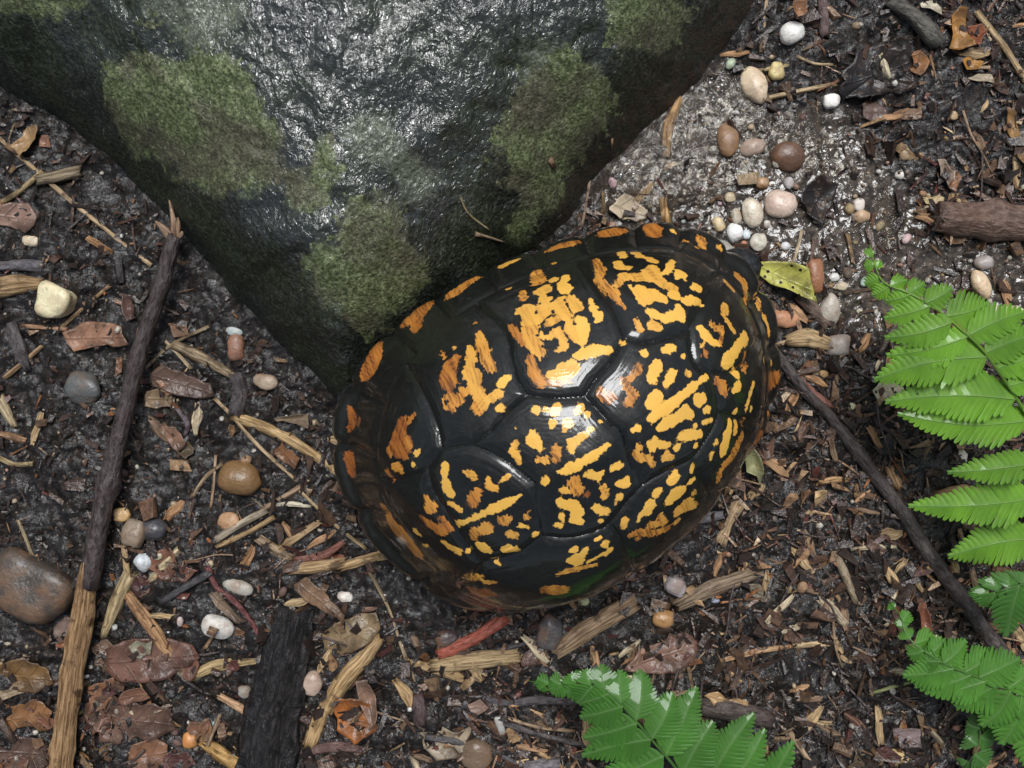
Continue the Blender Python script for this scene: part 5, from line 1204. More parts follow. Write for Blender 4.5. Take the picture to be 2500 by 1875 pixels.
 ("straw_stem", [(358, 738), (385, 765), (412, 796)], 4, (0.55, 0.42, 0.25), "wood", 1, "stem", "short bright stem above the ridged brown bark"),
 ("straw_stem", [(378, 745), (440, 775), (505, 812)], [10, 12, 8], (0.22, 0.15, 0.08), "wood", .6, "stem", "frayed brown fibre strip above the ridged brown bark"),
 ("straw_stem", [(415, 1075), (445, 1030), (480, 1002)], 4, (0.3, 0.2, 0.12), "wood", 1, "stem", "thin stem leaning against the round brown pebble"),
 ("straw_stem", [(466, 985), (462, 1040), (455, 1098)], 3.5, (0.34, 0.2, 0.12), "wood", 1, "stem", "upright thin stem at the edge of the round brown pebble"),
 ("grass_stem", [(0, 990), (30, 1003), (70, 1002)], 6, (0.36, 0.26, 0.12), "wood", .8, "stem", "curved tan grass stem at the edge of the dark mulch"),
 ("twig_piece", [(510, 810), (520, 845), (508, 895)], [14, 14, 12], (0.05, 0.04, 0.04), "bark", .8, "twig", "stubby black twig by the upper end of the golden split stem"),
 ("twig_piece", [(380, 880), (405, 915), (398, 944)], [5, 5, 3], (0.1, 0.07, 0.08), "bark", 1, "twig", "shiny curved purple twig below the ridged brown bark"),
 ("twig_piece", [(25, 700), (45, 760), (60, 800)], [12, 12, 8], (0.06, 0.05, 0.05), "bark", .8, "twig", "dark wet twig beneath the slanting brown tan stem"),
 ("twig_piece", [(255, 560), (262, 610)], [9, 9], (0.045, 0.04, 0.04), "bark", .8, "twig", "short dark twig between the straw stem's end and the long stick"),
 ("wood_sliver", [(175, 505), (240, 546)], [7, 8], (0.42, 0.19, 0.06), "wood", .6, "wood chip", "orange sliver under the long straw stem"),
 ("twig_piece", [(600, 1190), (640, 1160), (690, 1128)], [10, 9, 7], (0.4, 0.25, 0.12), "wood", .7, "twig", "forked tan twig below the white sliver"),
 ("twig_piece", [(560, 1165), (600, 1192), (628, 1205)], [10, 12, 9], (0.3, 0.2, 0.12), "wood", .6, "wood chip", "brown fibrous chip crossing the forked tan twig"),
 ("root_piece", [(640, 1210), (700, 1200), (742, 1170)], [9, 9, 6], (0.22, 0.07, 0.04), "bark", .6, "root", "dark red flake strip above the golden strip"),
 ("twig_piece", [(0, 1555), (30, 1600), (60, 1660)][:2], [8, 8], (0.1, 0.06, 0.04), "bark", 1, "twig", "dark stub under the rotting orange leaves"),
 ("wood_sliver", [(855, 1470), (880, 1500), (890, 1530)], [8, 14, 8], (0.46, 0.28, 0.11), "wood", .5, "wood chip", "golden splinter at the end of the long thin brown stem"),
 ("twig_piece", [(902, 1500), (906, 1530), (908, 1560)], [12, 13, 12], (0.06, 0.025, 0.025), "bark", .9, "seed", "dark maroon seed pod beside the golden splinter"),
 ("twig_piece", [(662, 1625), (720, 1615), (780, 1620)], [10, 9, 8], (0.14, 0.07, 0.055), "bark", .9, "twig", "red brown twig at the foot of the golden slanting stem"),
]
for nm, pts, r, c, mt, fl, cat, lab_ in ST:
    big = max(r) if hasattr(r, "__len__") else r
    stick(nm, pts, r, c, lab_, cat, mt, fl, rough=0.12 if mt == "wood" else 0.09, sides=26 if big > 30 else 15 if big > 9 else 8, knots=2 if mt == "bark" and len(pts) > 2 else 0,
          ridge=0.3 if mt == "char" else 0.14 if (mt == "wood" and big > 9) else 0.06 if mt == "bark" else 0.0, jag=1.0 if mt == "wood" else 0.6)
for pts, r, c, lab_, nm in (([(996, 427), (1002, 445), (1018, 468), (1057, 497)], 2.6, (0.3, 0.24, 0.12), "thin bent pine needle lying on the wet boulder", "pine_needle"),
                            ([(1028, 506), (1060, 514), (1090, 524)], [5, 3, 2], (0.3, 0.2, 0.12), "small brown winged seed lying on the boulder above the turtle", "winged_seed"),
                            ([(1188, 346), (1196, 362)], 6, (0.25, 0.12, 0.07), "tiny brown flake stuck on the boulder's mossy shoulder", "bark_flake"),
                            ([(1322, 300), (1321, 322)], 3, (0.3, 0.17, 0.09), "tiny upright brown sliver stuck on the boulder's side", "bark_flake"),
                            ([(932, 680), (940, 686)], 5, (0.32, 0.14, 0.07), "tiny rusty flake stuck on the moss close to the turtle", "bark_flake")):
    stick(nm, pts, r, c, lab_, "needle" if "needle" in nm else "flake", "wood", 0.8, rock=True, sides=6)

# ------------------------------------------------------------------ pebbles
CR, WH, PK, BR, GY, TN = (0.72, 0.62, 0.42), (0.8, 0.78, 0.72), (0.62, 0.44, 0.33), (0.15, 0.085, 0.04), (0.4, 0.38, 0.35), (0.45, 0.3, 0.15)
PB_ = [
 (118, 650, 40, 37, 20, (0.74, 0.66, 0.42), "large squarish cream pebble beside the slanting brown tan stem", .25),
 (514, 1036, 48, 36, 8, (0.2, 0.115, 0.045), "large smooth round brown pebble near the golden split stem", 0),
 (575, 824, 26, 19, 10, (0.4, 0.31, 0.22), "dull tan pebble at the foot of the boulder's tip", 0), (511, 751, 22, 26, 0, (0.27, 0.14, 0.09), "wet red brown stone at the boulder's foot", .2),
 (507, 717, 17, 10, 10, (0.42, 0.47, 0.45), "small pale blue grey stone chip at the boulder's foot", .2), (181, 838, 38, 30, 0, (0.1, 0.105, 0.1), "flat dark blue grey stone sunk below the slanting stem", .2),
 (470, 1354, 34, 28, 15, (0.78, 0.78, 0.72), "white pebble capped with a brown chip near the dark red rootlet", 0), (312, 1213, 20, 22, 0, (0.62, 0.68, 0.7), "pale blue white pebble beside the cream splinter", 0),
 (333, 1142, 34, 27, 20, (0.05, 0.05, 0.055), "smooth black grey pebble above the pale blue white pebble", 0), (289, 1156, 27, 32, 10, (0.22, 0.19, 0.14), "mottled tan grey stone beside the smooth black grey pebble", .2),
 (514, 1267, 28, 18, 15, (0.42, 0.4, 0.34), "translucent pale pebble above the fibrous brown chip", 0), (494, 1125, 27, 18, 0, (0.5, 0.3, 0.16), "half orange half cream pebble by the grey frayed stem", 0),
 (84, 1277, 82, 74, 30, (0.06, 0.05, 0.04), "big mottled grey brown stone half sunk beside the long stick", .1), (675, 1475, 19, 27, 10, (0.48, 0.36, 0.28), "pinkish translucent pebble beside the golden slanting stem", 0),
 (529, 1493, 17, 14, 0, (0.35, 0.35, 0.3), "small grey striped pebble above the pinkish orange sliver", 0), (628, 1314, 11, 10, 0, (0.6, 0.64, 0.64), "tiny pale blue pebble at the top of the black rotten wood", 0),
 (262, 1112, 17, 16, 0, (0.5, 0.32, 0.14), "small golden stone against the long stick", .2), (410, 1599, 16, 18, 0, (0.55, 0.24, 0.07), "small bright orange stone beside the golden orange strip", .1),
 (745, 1290, 15, 14, 0, (0.7, 0.66, 0.58), "small white stone beside the fibrous brown bark chip", .2), (67, 521, 20, 14, 10, (0.75, 0.65, 0.47), "small cream stone chip under the pink brown leaf", .2),
 (1708, 76, 27, 25, -35, WH, "white pebble with a notched top near the purplish brown twig", 0), (1630, 181, 26, 39, -18, (0.75, 0.6, 0.42), "white pebble stained orange at its tip", .1),
 (1679, 151, 19, 20, 0, (0.7, 0.58, 0.27), "pale yellow pebble under the short straw", .15), (1795, 219, 18, 17, 0, WH, "small white pebble by the black rotten leaf", .2),
 (1570, 302, 22, 33, -8, (0.3, 0.18, 0.1), "egg shaped brown pebble ringed with water in the pool", 0), (1624, 319, 26, 20, -15, (0.42, 0.32, 0.25), "dull pinkish pebble half under the pool's water", 0),
 (1704, 338, 44, 36, 5, (0.13, 0.07, 0.045), "large dark brown pebble sitting in the pool", .05), (1647, 396, 17, 16, 0, (0.38, 0.23, 0.11), "tan brown pebble below the large dark brown pebble", .2),
 (1667, 398, 7, 7, 0, WH, "tiny white pebble touching the tan brown pebble", 0), (1704, 396, 12, 15, 0, (0.55, 0.58, 0.6), "small pale grey pebble below the large dark brown pebble", 0),
 (1577, 428, 12, 11, 0, (0.55, 0.46, 0.3), "small cream pebble above the pebble cluster", .1), (1627, 460, 22, 31, -12, (0.76, 0.68, 0.54), "tall cream pebble in the middle of the pebble cluster", .05),
 (1687, 440, 36, 30, 10, (0.68, 0.52, 0.42), "large pinkish cream pebble with a crease, biggest of the cluster", .05), (1590, 467, 14, 19, -10, (0.5, 0.46, 0.36), "greyish pebble against the tall cream pebble", 0),
 (1553, 484, 14, 17, -25, (0.68, 0.54, 0.32), "tan cream pebble at the cluster's edge by the turtle", .1), (1587, 502, 19, 24, 0, (0.85, 0.84, 0.8), "brightest white pebble, right by the turtle's rim", 0),
 (1613, 507, 9, 11, 0, (0.65, 0.72, 0.75), "tiny bluish pebble beside the brightest white pebble", 0), (1639, 524, 16, 22, 28, (0.62, 0.58, 0.48), "slanted pale grey oval pebble of the cluster", 0),
 (1657, 484, 8, 10, 0, (0.6, 0.56, 0.48), "small grey pebble between cluster and dark leaf", 0), (1697, 532, 12, 11, 0, (0.68, 0.7, 0.7), "small white pebble beyond the slanted oval pebble", 0),
 (1943, 378, 12, 10, 0, WH, "tiny white pebble beside the thick branch piece's dark mulch", 0), (1854, 443, 14, 15, 0, (0.7, 0.62, 0.54), "small pale pebble above the peach pebble", .1), (1860, 467, 17, 15, 0, (0.7, 0.5, 0.32), "peach coloured pebble in the silt", 0),
 (1953, 329, 14, 17, 0, (0.36, 0.28, 0.17), "tan pebble sunk at the pool's end", 0), (1607, 526, 8, 7, 0, (0.6, 0.28, 0.18), "tiny coral pebble under the brightest white pebble", 0),
 (2121, 614, 19, 34, -32, (0.72, 0.55, 0.36), "oval peach pebble beyond the tall fern's tip", 0), (2126, 567, 19, 17, 0, (0.42, 0.38, 0.36), "dull grey pebble above the oval peach pebble", 0),
 (2154, 679, 18, 17, 0, (0.68, 0.6, 0.5), "small cream pebble beside the tall fern's upper leaflets", .1), (2190, 674, 24, 16, 0, (0.66, 0.58, 0.46), "wide cream pebble beside the tall fern's upper leaflets", .1),
 (1812, 745, 27, 24, 0, (0.34, 0.3, 0.26), "rough grey stone between the splintered wood and the fern", .2), (1792, 673, 24, 40, 5, (0.45, 0.4, 0.33), "pale sunken stone beside the brown twig stub", .05),
 (1761, 596, 22, 38, 0, (0.3, 0.13, 0.065), "glossy red brown stone beside the yellow leaf", .1), (1691, 690, 30, 22, 10, (0.6, 0.3, 0.17), "knobbly pink orange quartz pebble at the turtle's end", .1),
 (2080, 982, 10, 27, 5, (0.72, 0.68, 0.6), "narrow white pebble under the tall fern's long leaflet", 0), (1801, 599, 11, 9, 0, (0.62, 0.62, 0.56), "tiny pale pebble beside the glossy red brown stone", 0), (1818, 618, 12, 11, 0, (0.62, 0.54, 0.38), "tiny cream pebble beside the glossy red brown stone", 0),
 (1433, 1337, 28, 24, 10, (0.4, 0.22, 0.09), "translucent tan pebble below the turtle's flank", 0), (1033, 1630, 37, 34, 0, (0.16, 0.11, 0.07), "brown stone with a pale patch beside the pale ragged leaf", .1),
 (1080, 1566, 13, 25, -12, (0.4, 0.4, 0.38), "pale grey oblong stone above the dark thin twig", .2), (1151, 1321, 12, 9, -30, (0.68, 0.57, 0.35), "small cream pebble beneath the turtle's lower rim", .1),
 (1185, 1372, 24, 34, 15, (0.08, 0.08, 0.085), "charcoal grey crumbly lump beside the fibrous tan chip", .2), (962, 1380, 26, 20, -10, (0.05, 0.035, 0.035), "shiny dark seed beside the bright red twig's end", 0),
 (1352, 1235, 26, 18, 20, (0.2, 0.2, 0.23), "lilac grey wet stone tucked under the turtle's flank", .1), (1462, 1268, 26, 20, 30, (0.42, 0.38, 0.38), "pale lilac stone chip near the brown bark strip", .3),
 (340, 1200, 14, 10, 0, (0.35, 0.3, 0.2), "small olive stone by the mottled tan grey stone", .2), (2060, 250, 10, 10, 0, (0.45, 0.32, 0.18), "tiny tan stone in the dark mulch above the thick branch", .2)]
for x, y, a, b, rt_, c, lab_, bx in PB_:
    bigstone = a > 60
    pebble(x, y, a, b, rt_, c, lab_, box=bx, rough=0.3 if bigstone else 0.17 if bx < .15 else 0.24, sink=0.38, name="stone" if bigstone else "pebble", cat="stone" if bigstone else "pebble", mat="stone", flat=.6 if bigstone else .75)

# ------------------------------------------------------------------ leaves and flat fragments
def A_(pts): return [(x * .336, y * .336) for x, y in pts]
def off(pts, ox, oy): return [(x * .336 + ox, y * .336 + oy) for x, y in pts]
COP, RBR, AMB = (0.38, 0.2, 0.12), (0.17, 0.085, 0.06), (0.32, 0.13, 0.03)
leaf("leaf_fragment", off([(415, 510), (500, 445), (630, 440), (780, 460), (830, 590), (700, 590), (580, 600), (470, 625), (430, 570)], 0, 549), COP, "flat copper brown leaf fragment between the cream pebble and the long stick", curl=.2)
leaf("leaf_fragment", A_([(0, 1350), (100, 1310), (200, 1320), (260, 1400), (230, 1450), (170, 1500), (100, 1470), (0, 1450)]), (0.33, 0.2, 0.15), "pinkish brown leaf fragment under the long straw stem", curl=.2)
leaf("leaf_fragment", A_([(100, 960), (190, 830), (270, 820), (280, 860), (230, 960), (160, 1025)]), (0.45, 0.28, 0.13), "curled golden leaf scrap under the boulder's edge", curl=.25, lift=.2)
leaf("fallen_leaf", off([(680, 900), (800, 830), (930, 815), (1100, 830), (1240, 880), (1280, 950), (1200, 1010), (1080, 1080), (900, 1100), (760, 1100), (680, 1040)], 0, 1102), (0.2, 0.1, 0.07), "large red brown wet leaf under the rusty orange strip", curl=.15)
leaf("leaf_fragment", off([(1040, 410), (1180, 340), (1290, 380), (1200, 460), (1090, 450)], 0, 1102), (0.2, 0.09, 0.06), "small red brown leaf piece above the black twig", curl=.1)
leaf("leaf_fragment", off([(850, 430), (950, 400), (985, 500), (930, 560), (870, 520)], 0, 1102), (0.07, 0.025, 0.022), "dark maroon leaf piece beside the pale knobbly twig", curl=.1)
leaf("fallen_leaf", off([(-40, 1000), (150, 950), (300, 1010), (340, 1120), (250, 1180), (100, 1160), (-40, 1130)], 0, 1102), (0.22, 0.12, 0.04), "rotting golden brown leaf below the big mottled stone", curl=.15)
leaf("fallen_leaf", off([(-40, 1260), (100, 1240), (240, 1210), (330, 1290), (310, 1420), (180, 1400), (60, 1450), (-40, 1430)], 0, 1102), (0.3, 0.14, 0.055), "torn rusty leaf below the rotting golden brown leaf", curl=.15, jag=.1)
leaf("fallen_leaf", off([(-40, 1460), (120, 1450), (300, 1480), (330, 1600), (250, 1700), (-40, 1700)], 0, 1102), (0.12, 0.07, 0.05), "dark brown matted leaf at the foot of the bare stick end", curl=.1)
leaf("fallen_leaf", off([(560, 1230), (700, 1180), (830, 1240), (950, 1230), (1100, 1290), (1110, 1420), (1020, 1480), (850, 1480), (700, 1500), (600, 1430)], 0, 1102), (0.17, 0.095, 0.065), "matted dull brown leaf under the small cream sliver", curl=.12, jag=.1)
leaf("fallen_leaf", off([(850, 1500), (980, 1460), (1080, 1520), (1060, 1700), (880, 1700), (820, 1600)], 0, 1102), (0.27, 0.13, 0.07), "folded brown leaf below the matted dull leaf", curl=.15)
leaf("leaf_fragment", off([(340, 760), (420, 680), (480, 700), (470, 860), (380, 880)], 0, 1102), (0.24, 0.16, 0.13), "pale brown leaf scrap between the big stone and bare stick", curl=.1)
leaf("fallen_leaf", off([(1830, 1010), (1930, 900), (2080, 830), (2212, 790), (2310, 850), (2260, 980), (2150, 1050), (1950, 1040)], 734, 1102), (0.27, 0.15, 0.11), "broad brown leaf with a pale midrib above the curling fern", curl=.2)
leaf("fallen_leaf", off([(-110, 800), (-20, 720), (100, 680), (240, 640), (265, 750), (200, 830), (100, 900), (0, 930), (-90, 900)], 734, 1102), (0.3, 0.21, 0.11), "glossy olive tan wet leaf above the golden slanting stem", curl=.25)
leaf("fallen_leaf", off([(-30, 1200), (90, 1180), (200, 1230), (245, 1400), (100, 1480), (0, 1400)], 734, 1102), (0.45, 0.15, 0.03), "bright amber wet leaf beside the golden slanting stem", curl=.25)
leaf("leaf_fragment", off([(110, 1080), (185, 1060), (265, 1270), (225, 1380), (150, 1250)], 734, 1102), (0.36, 0.22, 0.15), "curled brown and white leaf strip over the amber leaf", curl=.3, lift=.15)
leaf("leaf_fragment", off([(540, 1400), (700, 1400), (840, 1390), (830, 1500), (740, 1580), (620, 1600), (560, 1500)], 734, 1102), (0.42, 0.33, 0.22), "pale ragged leaf beneath the smooth grey black twig", curl=.2, jag=.1)
leaf("leaf_fragment", off([(820, 1240), (900, 1210), (950, 1260), (900, 1300), (840, 1290)], 734, 1102), (0.34, 0.22, 0.17), "small pinkish leaf scrap above the dark thin twig", curl=.1)
leaf("leaf_fragment", off([(500, 1120), (590, 1070), (600, 1110), (540, 1160)], 734, 1102), (0.36, 0.24, 0.18), "tiny pale brown leaf scrap beside the dark maroon pod", curl=.1)
leaf("yellow_leaf", off([(440, 90), (490, 62), (560, 55), (700, 70), (780, 110), (810, 220), (842, 320), (740, 280), (640, 230), (560, 200), (490, 145)], 1469, 549), (0.62, 0.6, 0.13), "yellow green leaf with black specks beside the turtle's end", curl=.35, lift=.35, spot=1.0, jag=0.0)
leaf("leaf_sheath", off([(390, 1300), (400, 1245), (450, 1240), (490, 1300), (520, 1400), (515, 1500), (470, 1420), (400, 1390)], 1469, 549), (0.5, 0.5, 0.25), "pale green withered leaf curl by the turtle's blotched flank", curl=.4, lift=.15, jag=.01)
leaf("pale_fragment", off([(1225, 880), (1260, 820), (1340, 810), (1430, 850), (1425, 930), (1350, 940), (1250, 930)], 1469, 549), (0.62, 0.56, 0.38), "pale cream dead leaf with dark holes under the tall fern's leaflet", curl=.15, spot=1.0)
leaf("bark_flake", off([(1720, 1330), (1830, 1255), (1900, 1270), (1960, 1340), (1985, 1410), (1880, 1410), (1820, 1430)], 734, 0), (0.68, 0.55, 0.38), "white and tan bark flake between the boulder and turtle", cat="bark", curl=.25, jag=.1)
leaf("bark_flake", off([(215, 1530), (290, 1550), (480, 1700), (500, 1760), (420, 1740), (300, 1640)], 1469, 0), (0.6, 0.56, 0.48), "long whitish bark flake under the turtle's upper rim", cat="bark", curl=.15)
leaf("amber_husk", off([(1720, 120), (1760, 70), (1810, 80), (1820, 200), (1860, 320), (1770, 345), (1705, 330), (1735, 230)], 1469, 0), (0.5, 0.24, 0.06), "glossy amber seed husk near the jointed tan stem", cat="husk", curl=.3, lift=.2, jag=0)
leaf("amber_husk", off([(1790, 400), (1850, 360), (1930, 410), (1900, 460), (1810, 470)], 1469, 0), (0.5, 0.24, 0.05), "small folded amber husk below the larger amber husk", cat="husk", curl=.3, jag=0)
leaf("leaf_fragment", off([(1840, 190), (1920, 170), (1945, 230), (1880, 320), (1850, 280)], 1469, 0), (0.4, 0.13, 0.06), "rust red leaf scrap against the amber husk", curl=.2)
leaf("leaf_fragment", off([(1640, 1040), (1690, 1035), (1720, 1090), (1762, 1100), (1755, 1250), (1720, 1200), (1690, 1150), (1655, 1140)], 1469, 0), (0.55, 0.42, 0.32), "pointed white and brown leaf fragment in the dark mulch above the thick branch", curl=.2)
leaf("leaf_fragment", off([(2080, 700), (2130, 740), (2180, 900), (2212, 1000), (2190, 1080), (2140, 1000), (2100, 850)], 1469, 0), (0.42, 0.23, 0.08), "amber torn leaf strip above the thick branch", curl=.25)
leaf("rotten_leaf", off([(1080, 420), (1200, 280), (1350, 300), (1480, 380), (1530, 540), (1400, 590), (1200, 640), (1040, 650), (1010, 560)], 1469, 0), (0.02, 0.018, 0.018), "black rotten leaf mass under the cream rectangular sliver", curl=.3, jag=.12)
leaf("leaf_fragment", off([(1170, 680), (1280, 660), (1340, 740), (1250, 800), (1170, 760)], 1469, 0), (0.14, 0.085, 0.07), "shiny dark brown leaf piece below the black rotten leaf", curl=.1)
leaf("leaf_fragment", off([(1420, 700), (1550, 695), (1560, 760), (1430, 770)], 1469, 0), (0.26, 0.16, 0.1), "small square brown chip beside the shiny dark leaf piece", cat="bark", curl=.08)
leaf("leaf_fragment", off([(780, 1230), (900, 1130), (1000, 1200), (980, 1330), (900, 1440), (800, 1400), (760, 1300)], 1469, 0), (0.022, 0.019, 0.018), "black wet leaf crumpled beside the pebble cluster", curl=.3, jag=.08)
leaf("leaf_fragment", off([(1830, 520), (1900, 480), (1990, 490), (2020, 550), (1930, 530)], 1469, 0), (0.5, 0.4, 0.28), "pale curled leaf scrap below the amber husks", curl=.2)
leaf("leaf_fragment", off([(1560, 1260), (1690, 1265), (1690, 1310), (1570, 1320)], 1469, 0), (0.58, 0.44, 0.22), "pale tan chip at the thick branch's broken end", cat="bark", curl=.05)
leaf("leaf_fragment", off([(690, 50), (780, 40), (790, 110), (740, 150), (690, 110)], 1469, 0), (0.4, 0.2, 0.1), "brown leaf scrap over the notched white pebble", curl=.15, lift=.5)
leaf("shell_fragment", off([(1520, 0), (1600, -30), (1670, 60), (1650, 120), (1600, 60), (1540, 60)], 1469, 0), (0.7, 0.62, 0.45), "curled ivory shell fragment near the stout grey green twig", cat="shell", curl=.3, jag=0)
leaf("bark_piece", off([(980, 780), (1060, 720), (1200, 760), (1350, 840), (1390, 910), (1300, 930), (1150, 900), (1000, 850)], 0, 549), (0.14, 0.085, 0.06), "ridged brown bark piece beside the long stick", cat="bark", curl=.1, lift=.2)
leaf("leaf_fragment", off([(940, 880), (1020, 860), (1110, 890), (1100, 980), (1000, 995), (940, 970)], 0, 549), (0.35, 0.24, 0.14), "tan and grey leaf chip under the ridged brown bark", curl=.1)
leaf("leaf_fragment", off([(1760, 1060), (1870, 1030), (1990, 1030), (1985, 1115), (1880, 1090)], 0, 549), (0.26, 0.19, 0.12), "grey brown torn leaf above the golden split stem", curl=.15)
leaf("leaf_fragment", off([(1040, 1110), (1120, 1100), (1200, 1210), (1150, 1290), (1070, 1200)], 0, 549), (0.3, 0.17, 0.11), "pinkish brown leaf scrap below the shiny curved twig", curl=.1)
leaf("leaf_fragment", off([(1090, 450), (1200, 460), (1215, 510), (1120, 530)], 0, 549), (0.32, 0.19, 0.12), "light brown leaf chip by the dull stem near the boulder", curl=.1)
leaf("leaf_fragment", off([(790, 260), (860, 270), (885, 420), (830, 440), (795, 360)], 0, 549), (0.14, 0.075, 0.06), "dark red brown leaf lying against the long stick", curl=.15)
leaf("bark_piece", off([(1890, 470), (1980, 430), (2100, 520), (2230, 650), (2220, 720), (2100, 640), (1960, 560)], 0, 1102), (0.27, 0.16, 0.09), "fibrous brown bark chip above the black rotten wood", cat="bark", curl=.1, lift=.15)
leaf("bark_piece", off([(1340, 530), (1400, 520), (1500, 620), (1590, 720), (1540, 735), (1430, 650)], 0, 1102), (0.26, 0.18, 0.12), "slim grey brown bark chip beside the dark red rootlet", cat="bark", curl=.1, lift=.12)
leaf("leaf_fragment", off([(1980, 300), (2212, 290), (2230, 340), (2060, 330)], 0, 1102), (0.23, 0.08, 0.045), "red brown leaf strip under the golden strip", curl=.1)
leaf("wood_chunk", off([(150, 1170), (230, 1140), (280, 1200), (360, 1180), (430, 1200), (440, 1270), (300, 1260), (200, 1230)], 1469, 1102), (0.55, 0.34, 0.16), "pale orange notched wood chunk behind the curling fern", cat="wood chip", curl=.1, lift=.25)
leaf("leaf_fragment", off([(1330, 1380), (1500, 1370), (1530, 1500), (1400, 1520)], 1469, 1102), (0.3, 0.22, 0.21), "lilac brown leaf scrap near the pale yellow scale", curl=.15)
leaf("leaf_fragment", off([(1460, 560), (1520, 570), (1560, 720), (1520, 800), (1475, 690)], 1469, 1102), (0.3, 0.12, 0.07), "small pink brown leaf hanging above the low fern's stalk", curl=.2, lift=.4)
# the brown chip on the white pebble
stick("bark_flake", [(452, 1362), (466, 1368)], [9, 10], (0.2, 0.1, 0.05), "brown chip stuck on the white pebble by the dark red rootlet", "flake", "wood", .5, zs=[.62, .62])

# ------------------------------------------------------------------ scattered small wood chips, twigs and grit
PA = np.array(PLACED)
ROCKIN = lambda x, y: sdist(FOOT, x, y)
def free_spots(n, big, seed, dens=None, pool=0.35, hx=16.4, hy=12.4):
    rg = np.random.default_rng(seed); out = []
    x = rg.uniform(-hx, hx, n * 8); y = rg.uniform(-hy, hy, n * 8)
    ok = (ROCKIN(x, y) < -0.15) & (sdist(TURTLE_PLAN, x, y) < -0.1)
    silt_ = sdist(SILT, x, y) > 0
    ok &= ~silt_ | (rg.random(n * 8) < pool)
    if dens is not None: ok &= rg.random(n * 8) < dens(x, y)
    if big:
        d = np.sqrt((x[:, None] - PA[None, :, 0]) ** 2 + (y[:, None] - PA[None, :, 1]) ** 2) - PA[None, :, 2] * 0.75
        ok &= d.min(1) > 0.05
    i = np.where(ok)[0][:n]
    return x[i], y[i]
# more mulch towards the ferns, wetter and barer soil towards the boulder's shaded side
mulch = lambda x, y: np.clip(0.42 + 0.04 * x - 0.03 * y + 1.1 * fbm(x * 0.45, y * 0.45, 201, 3), 0.06, 1.0)
PAL = np.array([(0.03, 0.02, 0.015), (0.05, 0.03, 0.022), (0.085, 0.045, 0.03), (0.14, 0.075, 0.045), (0.2, 0.11, 0.06), (0.3, 0.17, 0.085), (0.42, 0.26, 0.13), (0.55, 0.38, 0.2), (0.34, 0.14, 0.05), (0.14, 0.04, 0.025), (0.18, 0.12, 0.09)])
PW = np.array([.2, .19, .16, .13, .1, .07, .045, .025, .03, .03, .02]); PW /= PW.sum()
BOX = np.array([(-1, -1, -1), (1, -1, -1), (1, 1, -1), (-1, 1, -1), (-1, -1, 1), (1, -1, 1), (1, 1, 1), (-1, 1, 1)], float)
BOXF = np.array([(0, 3, 2, 1), (4, 5, 6, 7), (0, 1, 5, 4), (1, 2, 6, 5), (2, 3, 7, 6), (3, 0, 4, 7)])
def litter(name, n, lo, hi, seed, label, dens, zoff=0.02, aspect=(1.4, 5), pal=PW, pool=0.3):
    rg = np.random.default_rng(seed)
    x, y = free_spots(n, False, seed, dens, pool, 21, 17); n = len(x)
    L = lo * (hi / lo) ** (rg.random(n) ** 1.6); Wd = L / rg.uniform(*aspect, n); H = Wd * rg.uniform(0.25, 0.7, n)
    V = BOX[None] * (1 + rg.uniform(-0.45, 0.25, (n, 8, 3)))
    tp = rg.uniform(0.15, 1.0, n)
    V[:, [1, 2, 5, 6], 1:] *= tp[:, None, None]
    V = V * np.stack([L, Wd, H], -1)[:, None] * 0.5
    yaw = rg.uniform(0, 2 * math.pi, n); pit = rg.normal(0, 0.3, n); rol = rg.normal(0, 0.4, n)
    cy, sy, cp, sp_, cr, sr = np.cos(yaw), np.sin(yaw), np.cos(pit), np.sin(pit), np.cos(rol), np.sin(rol)
    Rm = np.stack([np.stack([cy * cp, cy * sp_ * sr - sy * cr, cy * sp_ * cr + sy * sr], -1), np.stack([sy * cp, sy * sp_ * sr + cy * cr, sy * sp_ * cr - cy * sr], -1), np.stack([-sp_, cp * sr, cp * cr], -1)], 1)
    V = np.einsum('nij,nkj->nki', Rm, V)
    z = gh(x, y) + H * 0.3 + zoff + rg.uniform(0, 0.08, n)
    V += np.stack([x, y, z], -1)[:, None]
    decay = np.clip(0.78 + 0.9 * fbm(x * 0.3, y * 0.3, 231, 3), 0.45, 1.1)       # patches of blacker, more rotten mulch
    col = PAL[rg.choice(len(PAL), n, p=pal)] * rg.uniform(0.65, 1.2, (n, 1)) * decay[:, None]
    C = np.repeat(col[:, None], 8, 1).reshape(-1, 3)
    Fq = (BOXF[None] + (np.arange(n) * 8)[:, None, None]).reshape(-1, 4)
    o = obj(name, new_mesh(name, V.reshape(-1, 3), Fq, {"col": C}, smooth=False), M["litter"])
    return tag(o, label, "litter", kind="stuff")
litter("forest_litter", 12500, 0.07, 0.75, 301, "fine dark shredded leaf and wood crumbs covering the soil", mulch)
litter("forest_litter", 2500, 0.35, 1.1, 303, "thin dark plant fibres strewn over the wet soil", mulch, 0.03, (6, 14))
dk = np.array([.3, .28, .2, .1, .05, .02, .01, .0, .02, .02, .0]); dk /= dk.sum()
litter("leaf_mould", 11500, 0.05, 0.32, 304, "black brown crumbled leaf mould between the larger chips", lambda x, y: np.clip(0.75 + 0.9 * fbm(x * 0.6, y * 0.6, 221, 3), 0.15, 1.0), 0.02, (1.1, 3), dk, 0.25)
gp = np.array([.1, .1, .1, .1, .1, .1, .1, .12, .03, .0, .15]); gp /= gp.sum()
rg = np.random.default_rng(305)
x, y = free_spots(1000, False, 305, lambda x, y: np.where(sdist(SILT, x, y) > -0.5, 1.0, 0.25), 1.0); n = len(x)
s = 0.03 + 0.09 * rg.random(n) ** 3
V = ICO2[None][:, ::1] if False else None
